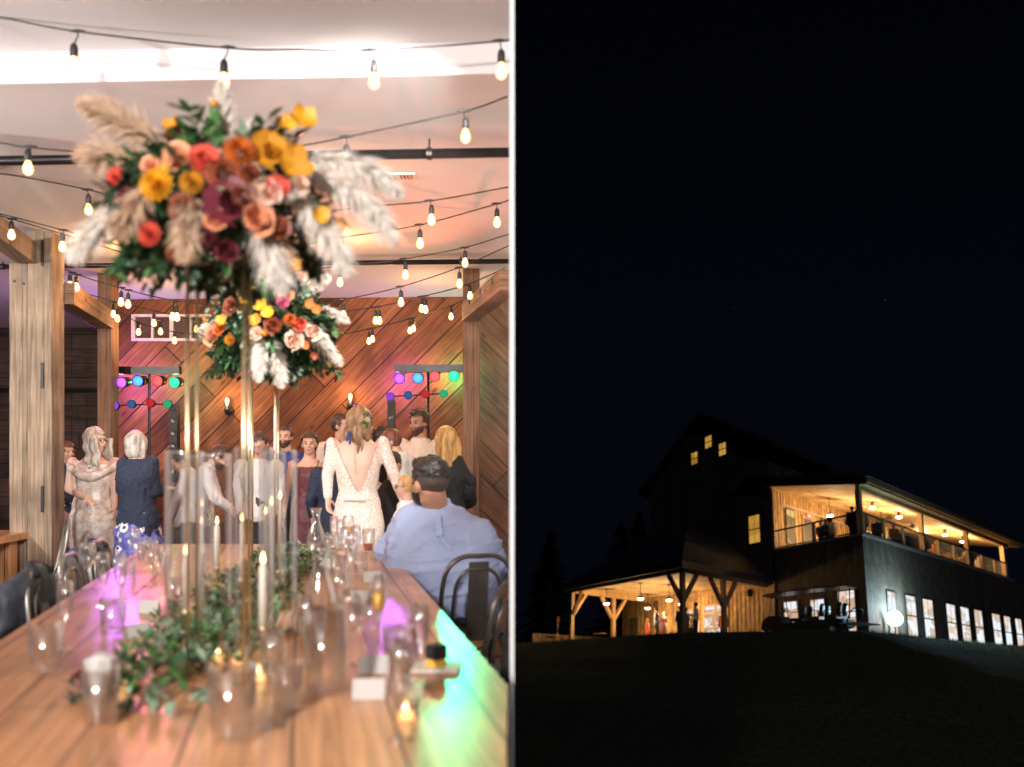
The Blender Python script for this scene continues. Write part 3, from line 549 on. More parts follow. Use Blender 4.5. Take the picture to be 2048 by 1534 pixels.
# glass hurricane tubes with taper candles
def tube_(u,v,w_,vt,label):
    c=place(u,v); y=c.y; r=w_/2/F*y; h=EYE-(vt-CV)/F*y-TZ
    t=thing('hurricane_tube',label,'candle tube',c,'glass hurricane tubes'); MB().lathe([(r,0),(r,h)],c,28,cap=False).build('glass_wall','glass',t,smooth=True)
    MB().lathe([(r,h-.002),(r+.0012,h),(r,h+.003),(r-.003,h+.003),(r-.0042,h),(r-.003,h-.002)],c,28,cap=False).build('rim','glass_rim',t,smooth=True)
def candle(u,vb,vt,w_,label,glow=True,holder=True):
    """vb foot of the holder on the table, vt tip of the wax"""
    c=place(u,vb); y=c.y; zt=EYE-(vt-CV)/F*y; r=w_/2/F*y; hz=TZ+.12 if zt-TZ>.2 else TZ+.03
    t=thing('taper_candle',label,'candle',c,'lit taper candles')
    MB().lathe([(.038,0),(.038,.006),(.012,.012),(.006,.03),(.006,hz-TZ-.03),(.016,hz-TZ-.012),(.013,hz-TZ)],c,16).build('holder','gold',t,smooth=True)
    MB().lathe([(r,hz-TZ),(r*.95,zt-TZ-.006),(r*.5,zt-TZ)],c,12).build('wax_stick','wax',t,smooth=True)
    MB().lathe([(.002,0),(.0075,.010),(.0065,.02),(.0012,.038)],V((c.x,c.y,zt+.003)),10).build('flame','flame',t,smooth=True)
TB=[(370,1300,72,905,'near left hurricane tube beside the gold stand'),(432,1262,62,909,'hurricane tube in the middle left with a short candle'),(508,1335,76,897,'nearest hurricane tube in front of the gold rods'),(560,1275,66,902,'hurricane tube around the tallest candle'),(545,1205,52,906,'farther slim hurricane tube behind the bright candle'),(402,1215,50,912,'farther hurricane tube left of the second gold stand'),(350,1255,40,904,'narrow hurricane tube at the left of the row')]
for a in TB: tube_(*a)
for a in [(434,1185,1050,11,'white taper candle in the middle left tube'),(403,1190,1050,7,'thin taper candle left of the middle candle'),(526,1330,1130,17,'thick near taper candle burning before the gold stand'),(543,1215,1012,9,'tall white taper candle with a bright high flame'),(531,1200,1030,8,'taper candle just left of the highest flame'),(560,1195,1000,6,'slender taper candle right of the highest flame'),(484,1215,1045,9,'taper candle behind the front gold rod'),(372,1290,1112,10,'taper candle beside the near left gold rods'),(404,1175,1015,6,'farthest slim taper candle on the left')]: candle(*a)
def tea(u,v,label):
    c=place(u,v); t=thing('tea_light',label,'candle',c,'small glass tea lights'); MB().lathe([(.026,0),(.028,.002),(.03,.055),(.0285,.055),(.026,.006),(.001,.004)],c,16,cap=False).build('glass_cup','glass_thick',t,smooth=True)
    MB().lathe([(.02,.005),(.02,.018)],c,12).build('wax_disc','tea_glow',t); MB().lathe([(.002,0),(.006,.008),(.001,.026)],c+V((0,0,.02)),8).build('flame','flame',t)
tea(241,1372,'tea light glowing left of the garland'); tea(388,1232,'tea light glowing in the garland near the left gold rods'); tea(518,1362,'tea light by the foot of the front gold rod'); tea(437,1322,'tea light at the middle of the garland'); tea(478,1330,'tea light under the nearest tube'); tea(812,1440,'tea light at the front right behind the wine glass')
# name cards, coaster and small things
def card(u,v,label,wd=.085,h=.05,tilt=.35,rz=0):
    c=place(u,v); r=V((math.cos(rz),math.sin(rz),0)); f=V((-math.sin(rz),math.cos(rz),0)); a=c-r*wd/2; b=c+r*wd/2; k=V((0,0,h)); m=MB()
    m.quad(a-f*h*tilt,b-f*h*tilt,b+k,a+k).quad(a+f*h*tilt,b+f*h*tilt,b+k,a+k); o=m.build('name_card','white_card',origin=c); tag(o,label,'card','folded name cards'); s_=o.modifiers.new('s','SOLIDIFY'); s_.thickness=.001
for u,v,lb,rz in ((655,1135,'white name card lying right of the water carafe',.2),(722,1205,'white name card standing beside the flutes at the right',-.5),(745,1163,'small name card near the red drink',.1),(275,1275,'tilted white card left of the garland',1.0),(748,1345,'blurred card in the right foreground, farther of two',.15),(738,1395,'blurred card in the right foreground, nearer of two',.1),(300,1225,'pale card beside the left flutes',-.2)): card(u,v,lb,rz=rz)
c=place(872,1340); t=thing('candle_jar','small black jar of amber liquid standing in the green light','jar',c)
MB().box(c+V((0,0,.008)),(.14,.1,.012)).build('tray','cream_paint',t); MB().lathe([(.03,.014),(.03,.035)],c,4).build('jar_glass','amber_drink',t); MB().lathe([(.033,.035),(.033,.075)],c,4).build('lid','cloth_black',t)
c=place(605,1262); t=thing('linen_bag','rust brown linen bag with cream tassels lying on the table','bag',c)
m=MB(); m.ell(c+V((0,0,.035)),(.10,.07,.042)).ell(c+V((.03,.02,.05)),(.07,.06,.035)); fuse(m,'bag_body','linen',t,.008,3,.012,25)
m=MB()
for i in range(9):
    x=-.09+.18*i/8; p=c+V((x,-.05+.02*math.sin(i),.075+.01*math.cos(i*2))); m.tube([p,p+V((random.uniform(-.01,.01),-.02,-.01)),p+V((random.uniform(-.015,.015),-.03,-.05))],.0022,5)
m.build('tassel','tassel',t)
# ------------------------------------------------------------------ leaves, petals, plumes
def leaf(m,p,d,up,L,W,curl=.25):
    d=V(d).normalized(); s=d.cross(V(up)); s=s.normalized() if s.length>1e-3 else V((1,0,0)); nn=s.cross(d)
    a=p; b=p+d*L*.35+s*W/2+nn*curl*L*.12; c=p+d*L*.35-s*W/2+nn*curl*L*.12; e=p+d*L*.72+s*W*.38; g=p+d*L*.72-s*W*.38; mid=p+d*L*.4-nn*L*.03; mid2=p+d*L*.75-nn*L*.02; h=p+d*L-nn*curl*L*.35
    m.add([a,b,c,e,g,mid,mid2,h],[(0,1,5),(0,5,2),(1,3,6,5),(5,6,4,2),(3,7,6),(6,7,4)])
def rnd(): 
    while True:
        q=V((random.uniform(-1,1),random.uniform(-1,1),random.uniform(-1,1)))
        if .05<q.length<1: return q
def sprig(m,p,d,n,L,W,sag=.3,st=None):
    d=V(d).normalized(); pts=[V(p)]
    for i in range(n):
        d=(d+V((0,0,-sag/n))+rnd()*.10).normalized(); q=pts[-1]+d*L*.42; pts.append(q)
        x,y_,z=axes(d)
        for k in(0,1):
            a=random.uniform(0,6.28); o=x*math.cos(a)+y_*math.sin(a); leaf(m,q,(d*.7+o),V((0,0,1)) if abs(d.z)<.9 else x,L*random.uniform(.7,1.1),W)
    leaf(m,pts[-1],d,V((0,0,1)),L,W)
    if st is not None: st.tube(pts,.0018,4)
def rose(m,c,d,r):
    x,y_,z=axes(d)
    for lay,(rad,op,cnt,hh) in enumerate(((.22,.05,3,.55),(.45,.18,4,.6),(.72,.45,5,.55),(1.0,.8,6,.4))):
        for k in range(cnt):
            a=2*PI*k/cnt+lay*.7; o=x*math.cos(a)+y_*math.sin(a); t_=z.cross(o); w2=rad*1.25*r
            b=c+o*rad*r*.35-z*r*.35; tp=c+o*rad*r*(.85+op*.4)+z*r*hh*(1-op*.5)
            jj=random.uniform(.8,1.2); o=(o+rnd()*.18).normalized(); rad*=jj; hh+=random.uniform(-.12,.12)
            m.add([b-t_*w2*.25,b+t_*w2*.25,c+o*rad*r+t_*w2*.6+z*r*.05,tp+t_*w2*.4,tp-t_*w2*.4,c+o*rad*r-t_*w2*.6+z*r*.05,tp+o*r*.06],[(0,1,2,5),(5,2,3,4),(4,3,6)])
def dahlia(m,c,d,r):
    x,y_,z=axes(d); 
    for lay in range(6):
        el=PI/2*lay/6; cnt=[14,14,12,10,8,5][lay]
        for k in range(cnt):
            a=2*PI*(k+lay*.5)/cnt; o=x*math.cos(a)+y_*math.sin(a); dd=o*math.cos(el)+z*(math.sin(el)*.85+.05); leaf(m,c+dd*r*.3,dd,z,r*.75*(1-.05*lay),r*.34,-.4)
def poppy(m,c,d,r):
    x,y_,z=axes(d)
    for k in range(5):
        a=2*PI*k/5+random.random(); o=x*math.cos(a)+y_*math.sin(a); leaf(m,c,o+z*.35,z,r*1.15,r*1.15,-.5)
def billy(m,c,d,r): m.ell(c,r,n=10,m=7)
def plume(m,p,d,L,sag,wd,n=1000,fz=1):
    d=V(d).normalized(); pts=[V(p)]; k=10
    for i in range(k): d=(d+V((0,0,-sag/k))).normalized(); pts.append(pts[-1]+d*L/k)
    m.tube(pts,.002,4)
    for i in range(n):
        t_=random.random()**.8*.98+.01; j=int(t_*k); q=pts[j].lerp(pts[min(j+1,k)],t_*k-j); dd=(pts[min(j+1,k)]-pts[max(j,0)]).normalized() if j<k else d
        env=math.sin(PI*min(1,t_*.9+.1))**.7*wd; a=(dd*.95+rnd().normalized()*.75+V((0,0,-.25*abs(sag)))).normalized(); ln=env*random.uniform(.6,1.25)
        e=q+a*ln; s_=a.cross(rnd()).normalized()*.0012; md_=q.lerp(e,.5)+V((0,0,ln*.07)); m.add([q-s_,q+s_,md_+s_*1.6,e,md_-s_*1.6],[(0,1,2,4),(4,2,3)])
def bouquet(C,rx,rz,label,flowers,plumes,nleaf,trail,seed,pale=.12):
    random.seed(seed); C=V(C); t=thing('flower_arrangement',label,'flowers',C,'flower arrangements on tall gold stands')
    g,dk,pl,st=MB(),MB(),MB(),MB()
    core=MB(); core.ell(C+V((0,0,-.02)),(rx*.5,rx*.42,rz*.5)); fuse(core,'foliage_core','leaf_dark',t,.02,1,.03,12)
    for i in range(nleaf):
        q=rnd().normalized(); p=C+V((q.x*rx*.55,q.y*rx*.5,q.z*rz*.55)); d=V((q.x,q.y,q.z*.7-.1)); m_=random.choices((g,dk,pl),(.30,.62,pale))[0]
        sprig(m_,p,d,random.randint(3,5),rx*random.uniform(.11,.17),rx*.065,.5,st)
    for i in range(trail):
        a=random.uniform(0,2*PI); p=C+V((math.cos(a)*rx*.6,math.sin(a)*rx*.4,-rz*.45)); sprig(random.choice((g,dk)),p,(math.cos(a)*.9,math.sin(a)*.5,-.9),random.randint(5,8),rx*.11,rx*.055,.3,st)
    g.build('green_leaves','leaf_green',t,smooth=False); dk.add(st.v,st.f); dk.build('dark_leaves','leaf_dark',t); pl.build('pale_leaves','leaf_pale',t)
    for kind,mat,x,z,dy,r in flowers:
        m=MB(); c=C+V((x,dy,z)); d=V((x*.8,-.5+.0*dy,z*.6+.1)); {'rose':rose,'dahlia':dahlia,'poppy':poppy,'billy':billy}[kind](m,c,d,r)
        MB_=m.build({'rose':'rose','dahlia':'dahlia','poppy':'poppy','billy':'billy_button'}[kind],mat,t,smooth=(kind in('billy','rose','poppy')))
    for mat,x,z,dy,d,L,sag,wd in plumes:
        m=MB(); plume(m,C+V((x,dy,z)),d,L,sag,wd); m.build('pampas_plume',mat,t)
    return t
def px(u,v,C,y): q=at(u,v,y)-V(C); return q.x,q.z
C1=at(440,405,2.72); k=2.72/F
def fl(u,v,kind,mat,rpx,dy=None,C=C1,y=2.72,rx=.42,rz=.28):
    x,z=px(u,v,C,y); e=max(0,1-(x/rx)**2-(z/rz)**2); dyy=-(.30*math.sqrt(e)+.04) if dy is None else dy
    f_=(y+dyy)/y; return (kind,mat,x*f_+(C.x*(f_-1)),z*f_+(C.z-EYE)*(f_-1),dyy,rpx/F*(y+dyy))
FL=[fl(315,371,'dahlia','petal_yellow',36),(fl(300,468,'dahlia','petal_coral',26)),fl(230,353,'rose','petal_coral',18),fl(356,312,'rose','petal_peach',24),fl(408,322,'rose','petal_coral',26),fl(480,306,'dahlia','petal_orange',36),fl(384,366,'dahlia','petal_gold',26),fl(515,440,'rose','petal_peach',30),fl(533,385,'rose','petal_blush',22),fl(556,378,'rose','petal_coral',16),fl(462,405,'rose','petal_wine',30),fl(590,330,'poppy','petal_gold',38),fl(540,300,'rose','petal_gold',28),fl(607,240,'poppy','petal_yellow',30,-.05),fl(572,250,'poppy','petal_yellow',22,-.03),fl(573,520,'poppy','petal_gold',30),fl(640,430,'poppy','petal_yellow',20),fl(665,458,'poppy','petal_gold',24,-.1),fl(345,250,'poppy','petal_gold',20,0),fl(350,262,'rose','petal_rust',16,0),fl(300,330,'rose','petal_peach',16),fl(428,208,'billy','petal_gold',9,0),fl(552,270,'billy','petal_yellow',16,-.1),fl(330,340,'billy','petal_yellow',12),fl(600,370,'rose','petal_blush',18),fl(365,420,'rose','petal_rust',24),fl(410,470,'dahlia','petal_wine',26),fl(350,505,'rose','petal_rust',20),fl(450,350,'rose','petal_rust',24),fl(500,350,'dahlia','petal_rust',24),fl(555,455,'rose','petal_rust',20),fl(490,395,'rose','petal_rust',22),fl(430,440,'rose','petal_peach',18),fl(250,300+95,'rose','petal_wine',18),fl(455,500,'rose','petal_wine',20)]
PL=[('pampas_tan',-.12,.13,-.05,(-1,-.2,.75),.30,.35,.09),('pampas_tan',-.16,.10,0,(-1,.1,.45),.30,.5,.09),('pampas_tan',-.08,.0,-.24,(-.5,-.4,-.6),.22,.6,.075),('pampas_tan',.0,-.02,-.27,(.15,-.5,-.8),.26,.6,.08),('pampas_white',-.2,-.03,-.12,(-.8,-.3,-.5),.26,.7,.08),
 ('pampas_white',.0,.15,.05,(-.05,0,1),.24,.1,.06),('pampas_white',.05,.14,.1,(.1,.2,1),.16,.1,.05),
 ('pampas_white',.22,.10,-.05,(1,-.1,.35),.38,1.2,.095),('pampas_white',.25,.06,-.1,(1,-.2,.0),.40,1.3,.10),('pampas_white',.2,.0,-.16,(.9,-.2,-.3),.36,1.3,.10),('pampas_white',.12,-.05,-.2,(.6,-.3,-.6),.32,1.0,.10),('pampas_white',.2,.1,.1,(.9,.3,.15),.36,1.1,.08),('pampas_tan',.05,.08,-.25,(.6,-.3,-.4),.24,.8,.075)]
bouquet(C1,.39,.255,'big near bouquet with tan pampas plumes spreading over the top left',FL,PL,200,34,11)
C2=at(548,655,4.6); kw=dict(C=C2,y=4.6,rx=.40,rz=.26)
FL2=[fl(512,694-28,'rose','petal_blush',13,**kw),fl(505,641,'billy','petal_yellow',7,**kw),fl(566,605,'dahlia','petal_pink',14,**kw),fl(598,648,'rose','petal_coral',13,**kw),fl(620,610,'poppy','petal_orange',12,**kw),fl(632,620,'poppy','petal_orange',11,**kw),fl(580,640,'dahlia','petal_orange',14,**kw),fl(625,665,'rose','petal_blush',15,**kw),fl(585,682,'rose','petal_blush',16,**kw),fl(440,655,'rose','petal_orange',12,**kw),fl(425,672,'rose','petal_peach',12,**kw),fl(445,640,'poppy','petal_gold',13,**kw),fl(465,612,'rose','petal_rust',14,**kw),fl(520,610,'poppy','petal_yellow',15,**kw),fl(510,640,'poppy','petal_gold',14,**kw),fl(535,625,'poppy','petal_yellow',14,**kw),fl(490,600,'poppy','petal_gold',12,**kw),fl(500,580,'poppy','petal_yellow',12,0,**kw),fl(470,590,'billy','petal_yellow',7,**kw),fl(648,645,'poppy','petal_orange',8,0,**kw),fl(628,712,'poppy','petal_rust',9,**kw),fl(652,730,'poppy','petal_orange',8,0,**kw),fl(605,585,'poppy','petal_gold',9,0,**kw),fl(415,640,'poppy','petal_gold',10,0,**kw),fl(545,650,'rose','petal_rust',14,**kw),fl(460,680,'dahlia','petal_gold',12,**kw),fl(610,690,'poppy','petal_orange',10,**kw),fl(575,590,'rose','petal_peach',12,**kw),fl(530,665,'billy','petal_yellow',7,**kw)]
PL2=[('pampas_white',.04,.14,0,(.2,-.1,1),.22,.7,.07),('pampas_white',.08,.12,0,(.6,-.1,.8),.26,.9,.07),('pampas_white',.15,.08,0,(1,-.1,.3),.26,1.0,.06),('pampas_white',.0,-.02,-.25,(.05,-.3,-.8),.30,.3,.075),('pampas_white',.06,-.06,-.22,(.2,-.2,-1),.28,.2,.07),('pampas_white',.14,-.03,-.15,(.9,-.2,-.2),.32,.9,.07),('pampas_white',.12,.0,-.2,(1,-.3,0),.3,1.1,.06),('pampas_white',-.2,.05,-.1,(-.7,-.1,-.3),.18,.6,.05)]
bouquet(C2,.40,.27,'smaller brightly lit bouquet with white pampas hanging down, behind the big one',FL2,PL2,280,40,5,.2)
def stand(y0,y1,uA,uB,zt,label):
    """tall open stand of four thin gold rods with a top plate"""
    ya,yb=y0,y1; P=[]
    for (u,y) in uA+uB: P.append(V(((u-CU)/F*y,y,TZ)))
    c=sum(P,V())/4; t=thing('flower_stand',label,'flower stand',(c.x,c.y,TZ),'tall gold flower stands')
    for p in P: MB().tube([p,V((p.x,p.y,zt))],.005,8).build('rod','gold',t,smooth=True)
    for z in(TZ+.006,zt): 
        m=MB()
        for a,b in((0,1),(1,3),(3,2),(2,0)): m.span(V((P[a].x,P[a].y,z)),V((P[b].x,P[b].y,z)),.01,.008)
        m.build('frame_ring','gold',t)
    MB().box((c.x,c.y,zt+.008),(abs(P[1].x-P[0].x)*.9+.12,.2,.006)).build('top_plate','glass_thick',t)
stand(2.5,2.85,[(375,2.62),(488,2.50)],[(394,2.92),(499,2.80)],1.95,'tall gold rod stand carrying the big near bouquet')
stand(4.5,4.8,[(497,4.5),(550,4.5)],[(505,4.8),(556,4.8)],1.93,'tall gold rod stand carrying the smaller bright bouquet')
# greenery garland down the middle of the table
random.seed(3); g,dk,pl,st=MB(),MB(),MB(),MB()
path=[place(350,1395),place(390,1330),place(430,1270),place(470,1215),place(515,1180),place(560,1140),place(605,1112)]
path=spline(path,10)
for i in range(430):
    k_=random.random()**.75; j=min(int(k_*(len(path)-1)),len(path)-2); p=path[j].lerp(path[j+1],random.random()); wv=.17+.05*math.sin(j*.9)
    a=random.uniform(0,2*PI); rr=random.random()**.6; p=p+V((math.cos(a)*wv*rr,math.sin(a)*wv*rr,.02+.075*(1-rr)*random.random()))
    sprig(random.choices((g,dk,pl),(.5,.28,.22))[0],p,(math.cos(a),math.sin(a),random.uniform(.05,.9)),random.randint(2,4),random.uniform(.035,.06),.024,.6,st)
t=thing('leaf_garland','loose garland of green eucalyptus leaves along the middle of the table','garland',path[0]); g.build('green_leaves','leaf_green',t); dk.build('dark_leaves','leaf_dark',t); pl.build('pale_leaves','leaf_pale',t); tk=MB(); tk.tube([p+V((0,0,.02)) for p in path],.004,5); tk.build('main_stem','stem',t)
for u,v,mt in ((196,1352,'petal_gold'),(172,1372,'petal_wine')):
    c=place(u,v)+V((0,0,.03)); m=MB(); rose(m,c,(0,-.3,1),.03); o=m.build('loose_flower',mt,origin=c); tag(o,'yellow flower head lying in the left foreground' if u==196 else 'dark wine flower head lying in the left foreground','flower')
m=MB(); random.seed(9)
q0=place(160,1395)+V((0,0,.012)); q1=place(240,1390)+V((0,0,.012)); m.tube([q0,q1],.002,5)
for i in range(16): sprig(m,q0.lerp(q1,i/15),rnd()+V((0,0,.4)),3,.035,.016,.3,m)
tag(m.build('leaf_sprig','leaf_dark',origin=place(200,1392)),'dark leafy sprig lying under the front left tumbler','leaves')
# ------------------------------------------------------------------ people
Z3=V((0,0,1))
def hand(m,w,d,nrm,s,curl=.5,thumb=1):
    """palm and five fingers: w wrist, d finger direction, nrm palm side"""
    d=V(d).normalized(); sd=d.cross(V(nrm)); sd=sd.normalized() if sd.length>1e-3 else axes(d)[0]; nn=sd.cross(d).normalized()
    m.ell(w+d*.045*s,(.036*s,.05*s,.016*s),(sd,d,nn),10,7)
    for i,(o,L) in enumerate(((-.027,.030),(-.009,.036),(.010,.034),(.027,.026))):
        a=w+d*.082*s+sd*o*s; d1=(d*math.cos(curl*.6)+nn*math.sin(curl*.6)+sd*o*3).normalized(); b=a+d1*L*s; d2=(d*math.cos(curl*1.6)+nn*math.sin(curl*1.6)).normalized(); c=b+d2*L*.95*s
        m.cone(a,.0095*s,b,.0085*s,8).cone(b,.0085*s,c,.007*s,8)
    a=w+d*.03*s+sd*.03*s*thumb; b=a+(d*.6+sd*.8*thumb+nn*.3).normalized()*.035*s; c=b+(d*.9+sd*.2*thumb+nn*.4).normalized()*.03*s
    m.cone(a,.013*s,b,.010*s,8).cone(b,.010*s,c,.008*s,8)
def person(label,u=None,vtop=None,y=6,face=0,J={},skin='skin',build=1.0,hair=('hair_dark','short'),head=None,pitch=0,roll=0,top=None,bottom=None,dress=None,vox=.011,group=None,base=None,frame=None,h=None,curl=.5,shoes='cloth_black',cat='person',extra=None,clip=False,belly=0,legs=True,glasses=False,beard=None,sh=1.0):
    if base is None:
        h=EYE-(vtop-CV)/F*y; base=V(((u-CU)/F*y,y,0))
    X0,Y0,U=frame if frame else (V((1,0,0)),V((0,1,0)),Z3)
    a=R(face); f=X0*math.sin(a)+Y0*math.cos(a); r=X0*math.cos(a)-Y0*math.sin(a)
    s=h/1.75
    def P(x,yy,z): return base+(r*x+f*yy+U*z)*s
    q=dict(pel=P(0,0,.95),chest=P(0,.0,1.26),neck=P(0,-.01,1.47),head=P(0,.015,1.637),shL=P(-.175*build*sh,-.01,1.41),shR=P(.175*build*sh,-.01,1.41),elL=P(-.235*build,-.03,1.13),elR=P(.235*build,-.03,1.13),wrL=P(-.245*build,.06,.89),wrR=P(.245*build,.06,.89),hipL=P(-.085*build,0,.92),hipR=P(.085*build,0,.92),knL=P(-.10,.02,.5),knR=P(.10,.02,.5),anL=P(-.1,-.01,.09),anR=P(.1,-.01,.09))
    for k_,v_ in J.items():
        if isinstance(v_,V): q[k_]=v_
        elif len(v_)==3 and abs(v_[0])>20: q[k_]=at(v_[0],v_[1],y+v_[2])
        else: q[k_]=P(*v_)
    t=thing('person',label,cat,base,group)
    G=lambda x:x*s*build
    pel,ch,nk,hd=q['pel'],q['chest'],q['neck'],q['head']
    sp=(nk-pel).normalized(); rr=(q['shR']-q['shL']).normalized(); hr_=(q['hipR']-q['hipL']).normalized()
    def ring(c,tt,a_,b_,g=0):
        x=(hr_.lerp(rr,tt)).normalized(); fr=sp.cross(x).normalized()*-1
        fr=x.cross(sp).normalized() if x.cross(sp).dot(f)>0 else -x.cross(sp).normalized()
        return (c,x,fr,(a_+g)*s*build,(b_+g)*s*(build if build>1 else 1)*(1+belly*(1-abs(tt-.35))))
    shc=(q['shL']+q['shR'])/2
    def torso(m,g=0,lo=0.0,hi=1.0):
        L=[(pel-sp*.09*s,0,.125,.095),(pel-sp*.02*s,.0,.168,.12),(pel+sp*.07*s,.1,.165,.115),(pel.lerp(ch,.55),.4,.135,.10),(ch.lerp(pel,.12),.75,.152,.115),(ch+sp*.06*s,.9,.165,.118),(shc-sp*.02*s,1,.155,.09),(shc+sp*.035*s,1,.09,.062),(nk+sp*.02*s,1,.05,.05)]
        k=len(L); L=L[int(lo*k):int(math.ceil(hi*k))]
        m.loft([ring(c,tt,a_,b_,g) for c,tt,a_,b_ in L],22)
    gm=build if build>1 else .5+.5*build
    def arm(m,S,g=0,upto=1.0,r0=.052,r1=.040,r2=.027):
        if dress: r0,r1,r2=.043,.035,.025
        a_,b_,c_=q['sh'+S],q['el'+S],q['wr'+S]; m.ell(a_,(r0*1.12*gm+g)*s)
        m.cone(a_,(r0*gm+g)*s,b_,(r1*gm+g)*s)
        if upto>.5: m.cone(b_,(r1*gm+g)*s,b_.lerp(c_,(upto-.5)*2),((r1*gm)*(1-(upto-.5)*2)+r2*gm*(upto-.5)*2+g)*s)
    def leg(m,S,g=0):
        a_,b_,c_=q['hip'+S],q['kn'+S],q['an'+S]; m.cone(a_,(.085*gm+g)*s,b_,(.058*gm+g)*s).cone(b_,(.056*gm+g)*s,c_,(.038*gm+g)*s)
    # body
    m=MB(); torso(m); hf0=f
    ha=R(face if head is None else head); hf=X0*math.sin(ha)+Y0*math.cos(ha); hrr=X0*math.cos(ha)-Y0*math.sin(ha)
    pp=R(pitch); hf,hu=(hf*math.cos(pp)-U*math.sin(pp)),(U*math.cos(pp)+hf*math.sin(pp))
    ro=R(roll); hrr,hu=(hrr*math.cos(ro)-hu*math.sin(ro)),(hu*math.cos(ro)+hrr*math.sin(ro))
    H=lambda x,yy,z: hd+(hrr*x+hf*yy+hu*z)*s
    ax_=(hrr,hf,hu); e=lambda c,rad: m.ell(c,tuple(k*s for k in rad),ax_,16,11)
    nr=.052*(.6+.4*build); m.cone(nk-sp*.03*s,nr*1.15*s,H(0,-.02,-.05),nr*s)
    e(H(0,-.012,.022),(.074,.092,.090)); e(H(0,.028,-.035),(.058,.060,.066)); e(H(0,.052,-.088),(.030,.028,.022)); e(H(0,.018,-.07),(.05,.05,.035)); m.cone(H(0,.088,.012),.010*s,H(0,.104,-.026),.014*s,8); e(H(0,.074,.030),(.052,.016,.012)); e(H(0,.082,-.056),(.024,.014,.014))
    for k in(-1,1): e(H(k*.076,-.012,-.012),(.010,.020,.030)); e(H(k*.036,.066,-.022),(.02,.02,.018))
    for S,k in(('L',-1),('R',1)):
        arm(m,S); d=(q['wr'+S]-q['el'+S]).normalized(); d=(d+q.get('hd'+S,V())).normalized() if ('hd'+S) in q else d
        hand(m,q['wr'+S],d,(-r*k*.9 -f*.3) if abs(d.dot(U))>.5 else (-U+r*0),s,curl,thumb=k if abs(d.dot(U))>.5 else -k)
        if legs:
            leg(m,S); an=q['an'+S]; m.cone(an-U*.045*s,.036*s,an+f*.14*s-U*.06*s,.028*s)
    if vox<.02 or True: fuse(m,'body',skin,t,vox,2,clip=clip)
    if h*F/ (base.y if base.y>0 else 1) >0 and vox<.018:
        fm=MB()
        for k in(-1,1): fm.ell(H(k*.031,.083,.002),(.011*s,.006*s,.0055*s),ax_,10,7)
        fm.build('eyes','eye',t,smooth=True)
        fm=MB()
        for k in(-1,1): fm.cone(H(k*.018,.090,.024),.0035*s,H(k*.046,.079,.025),.0025*s,6)
        fm.build('eyebrows',hair[0] if hair else 'hair_dark',t)
        MB().ell(H(0,.094,-.058),(.021*s,.006*s,.0065*s),ax_,12,7).build('mouth','lips',t,smooth=True)
    # hair
    if hair:
        hm,st=hair; m=MB()
        def loc(p): d=p-hd; return d.dot(hrr)/s,d.dot(hf)/s,d.dot(hu)/s
        g=.012 if st in('short','buzz') else .02
        e=lambda c,rad: m.ell(c,tuple(k*s for k in rad),ax_,16,11)
        e(H(0,-.016,.026),(.076+g*.8,.094+g*.8,.090+g))
        if st=='quiff': e(H(0,.05,.105),(.05,.045,.03)); e(H(.02,.02,.11),(.05,.05,.02))
        if st=='bun': e(H(0,-.115,.0),(.045,.04,.045))
        if st in('bob','bride','long','wavy','blonde'): 
            e(H(0,-.035,-.045),(.092,.075,.085)); 
            for k in(-1,1): m.cone(H(k*.078,.0,.02),.028*s,H(k*.078,-.01,-.11),.022*s)
        if st in('bride',): 
            for i in range(11):
                x=-.085+.017*i; w_=random.uniform(.8,1.2); pts=[H(x*.9,-.075,-.02),H(x,-.085,-.09),H(x*1.05+.012*math.sin(i*2),-.075,-.15),H(x*1.0-.014*math.sin(i*2.3),-.08,-.20*w_)]
                m.tube(spline(pts,5),[.018*s*(1-.03*j) for j in range(16)],8)
        if st in('wavy',):
            for k in(-1,1):
                for i in range(6):
                    x=k*(.05+.012*i); yy=-.05+.028*i; pts=[H(x,yy,.02),H(k*.098+.01*math.sin(i*3),yy+.01,-.06),H(k*.085,yy+.025,-.13),H(k*(.105+.01*math.cos(i*2)),yy+.03,-.19),H(k*.09,yy+.045,-.25-.02*math.sin(i*2))]
                    m.tube(spline(pts,6),[.021*s*(1-.025*j) for j in range(25)],8)
        if st=='blonde':
            for i in range(10):
                x=-.09+.02*i; pts=[H(x*.8,-.08,.03),H(x,-.098,-.07),H(x*1.15,-.1,-.16),H(x*1.2+.01*math.sin(i*2.1),-.11,-.245-.02*math.sin(i*1.7))]; m.tube(spline(pts,5),[.02*s*(1-.035*j) for j in range(16)],8)
        if st in('short','buzz','quiff'): cut=lambda p:(lambda a,q:(a[1]>.035+q and a[2]<.068+q) or a[2]<-.065+q or (a[1]>-.005+q and a[2]<-.0+q) )(loc(p),.016*noise.noise(p*60))
        elif st=='bun': cut=lambda p:(lambda a:(a[1]>.03 and a[2]<.06) or a[2]<-.07 or (a[1]>.01 and a[2]<.0))(loc(p))
        else: cut=lambda p:(lambda a,q:(a[1]>.045+q and a[2]<.062+q and abs(a[0])<.062+q))(loc(p),.018*noise.noise(p*60))
        fuse(m,'hair',hm,t,min(vox,.009),1,.006*s,34,cut=cut,clip=clip)
        if beard:
            m=MB(); e(H(0,.03,-.05),(.063,.066,.062)); e(H(0,.055,-.09),(.038,.036,.03)); fuse(m,'beard',beard,t,.008,1,.003,40,cut=lambda p:(lambda a:a[2]>-.035 or a[1]<-.01)(loc(p)))
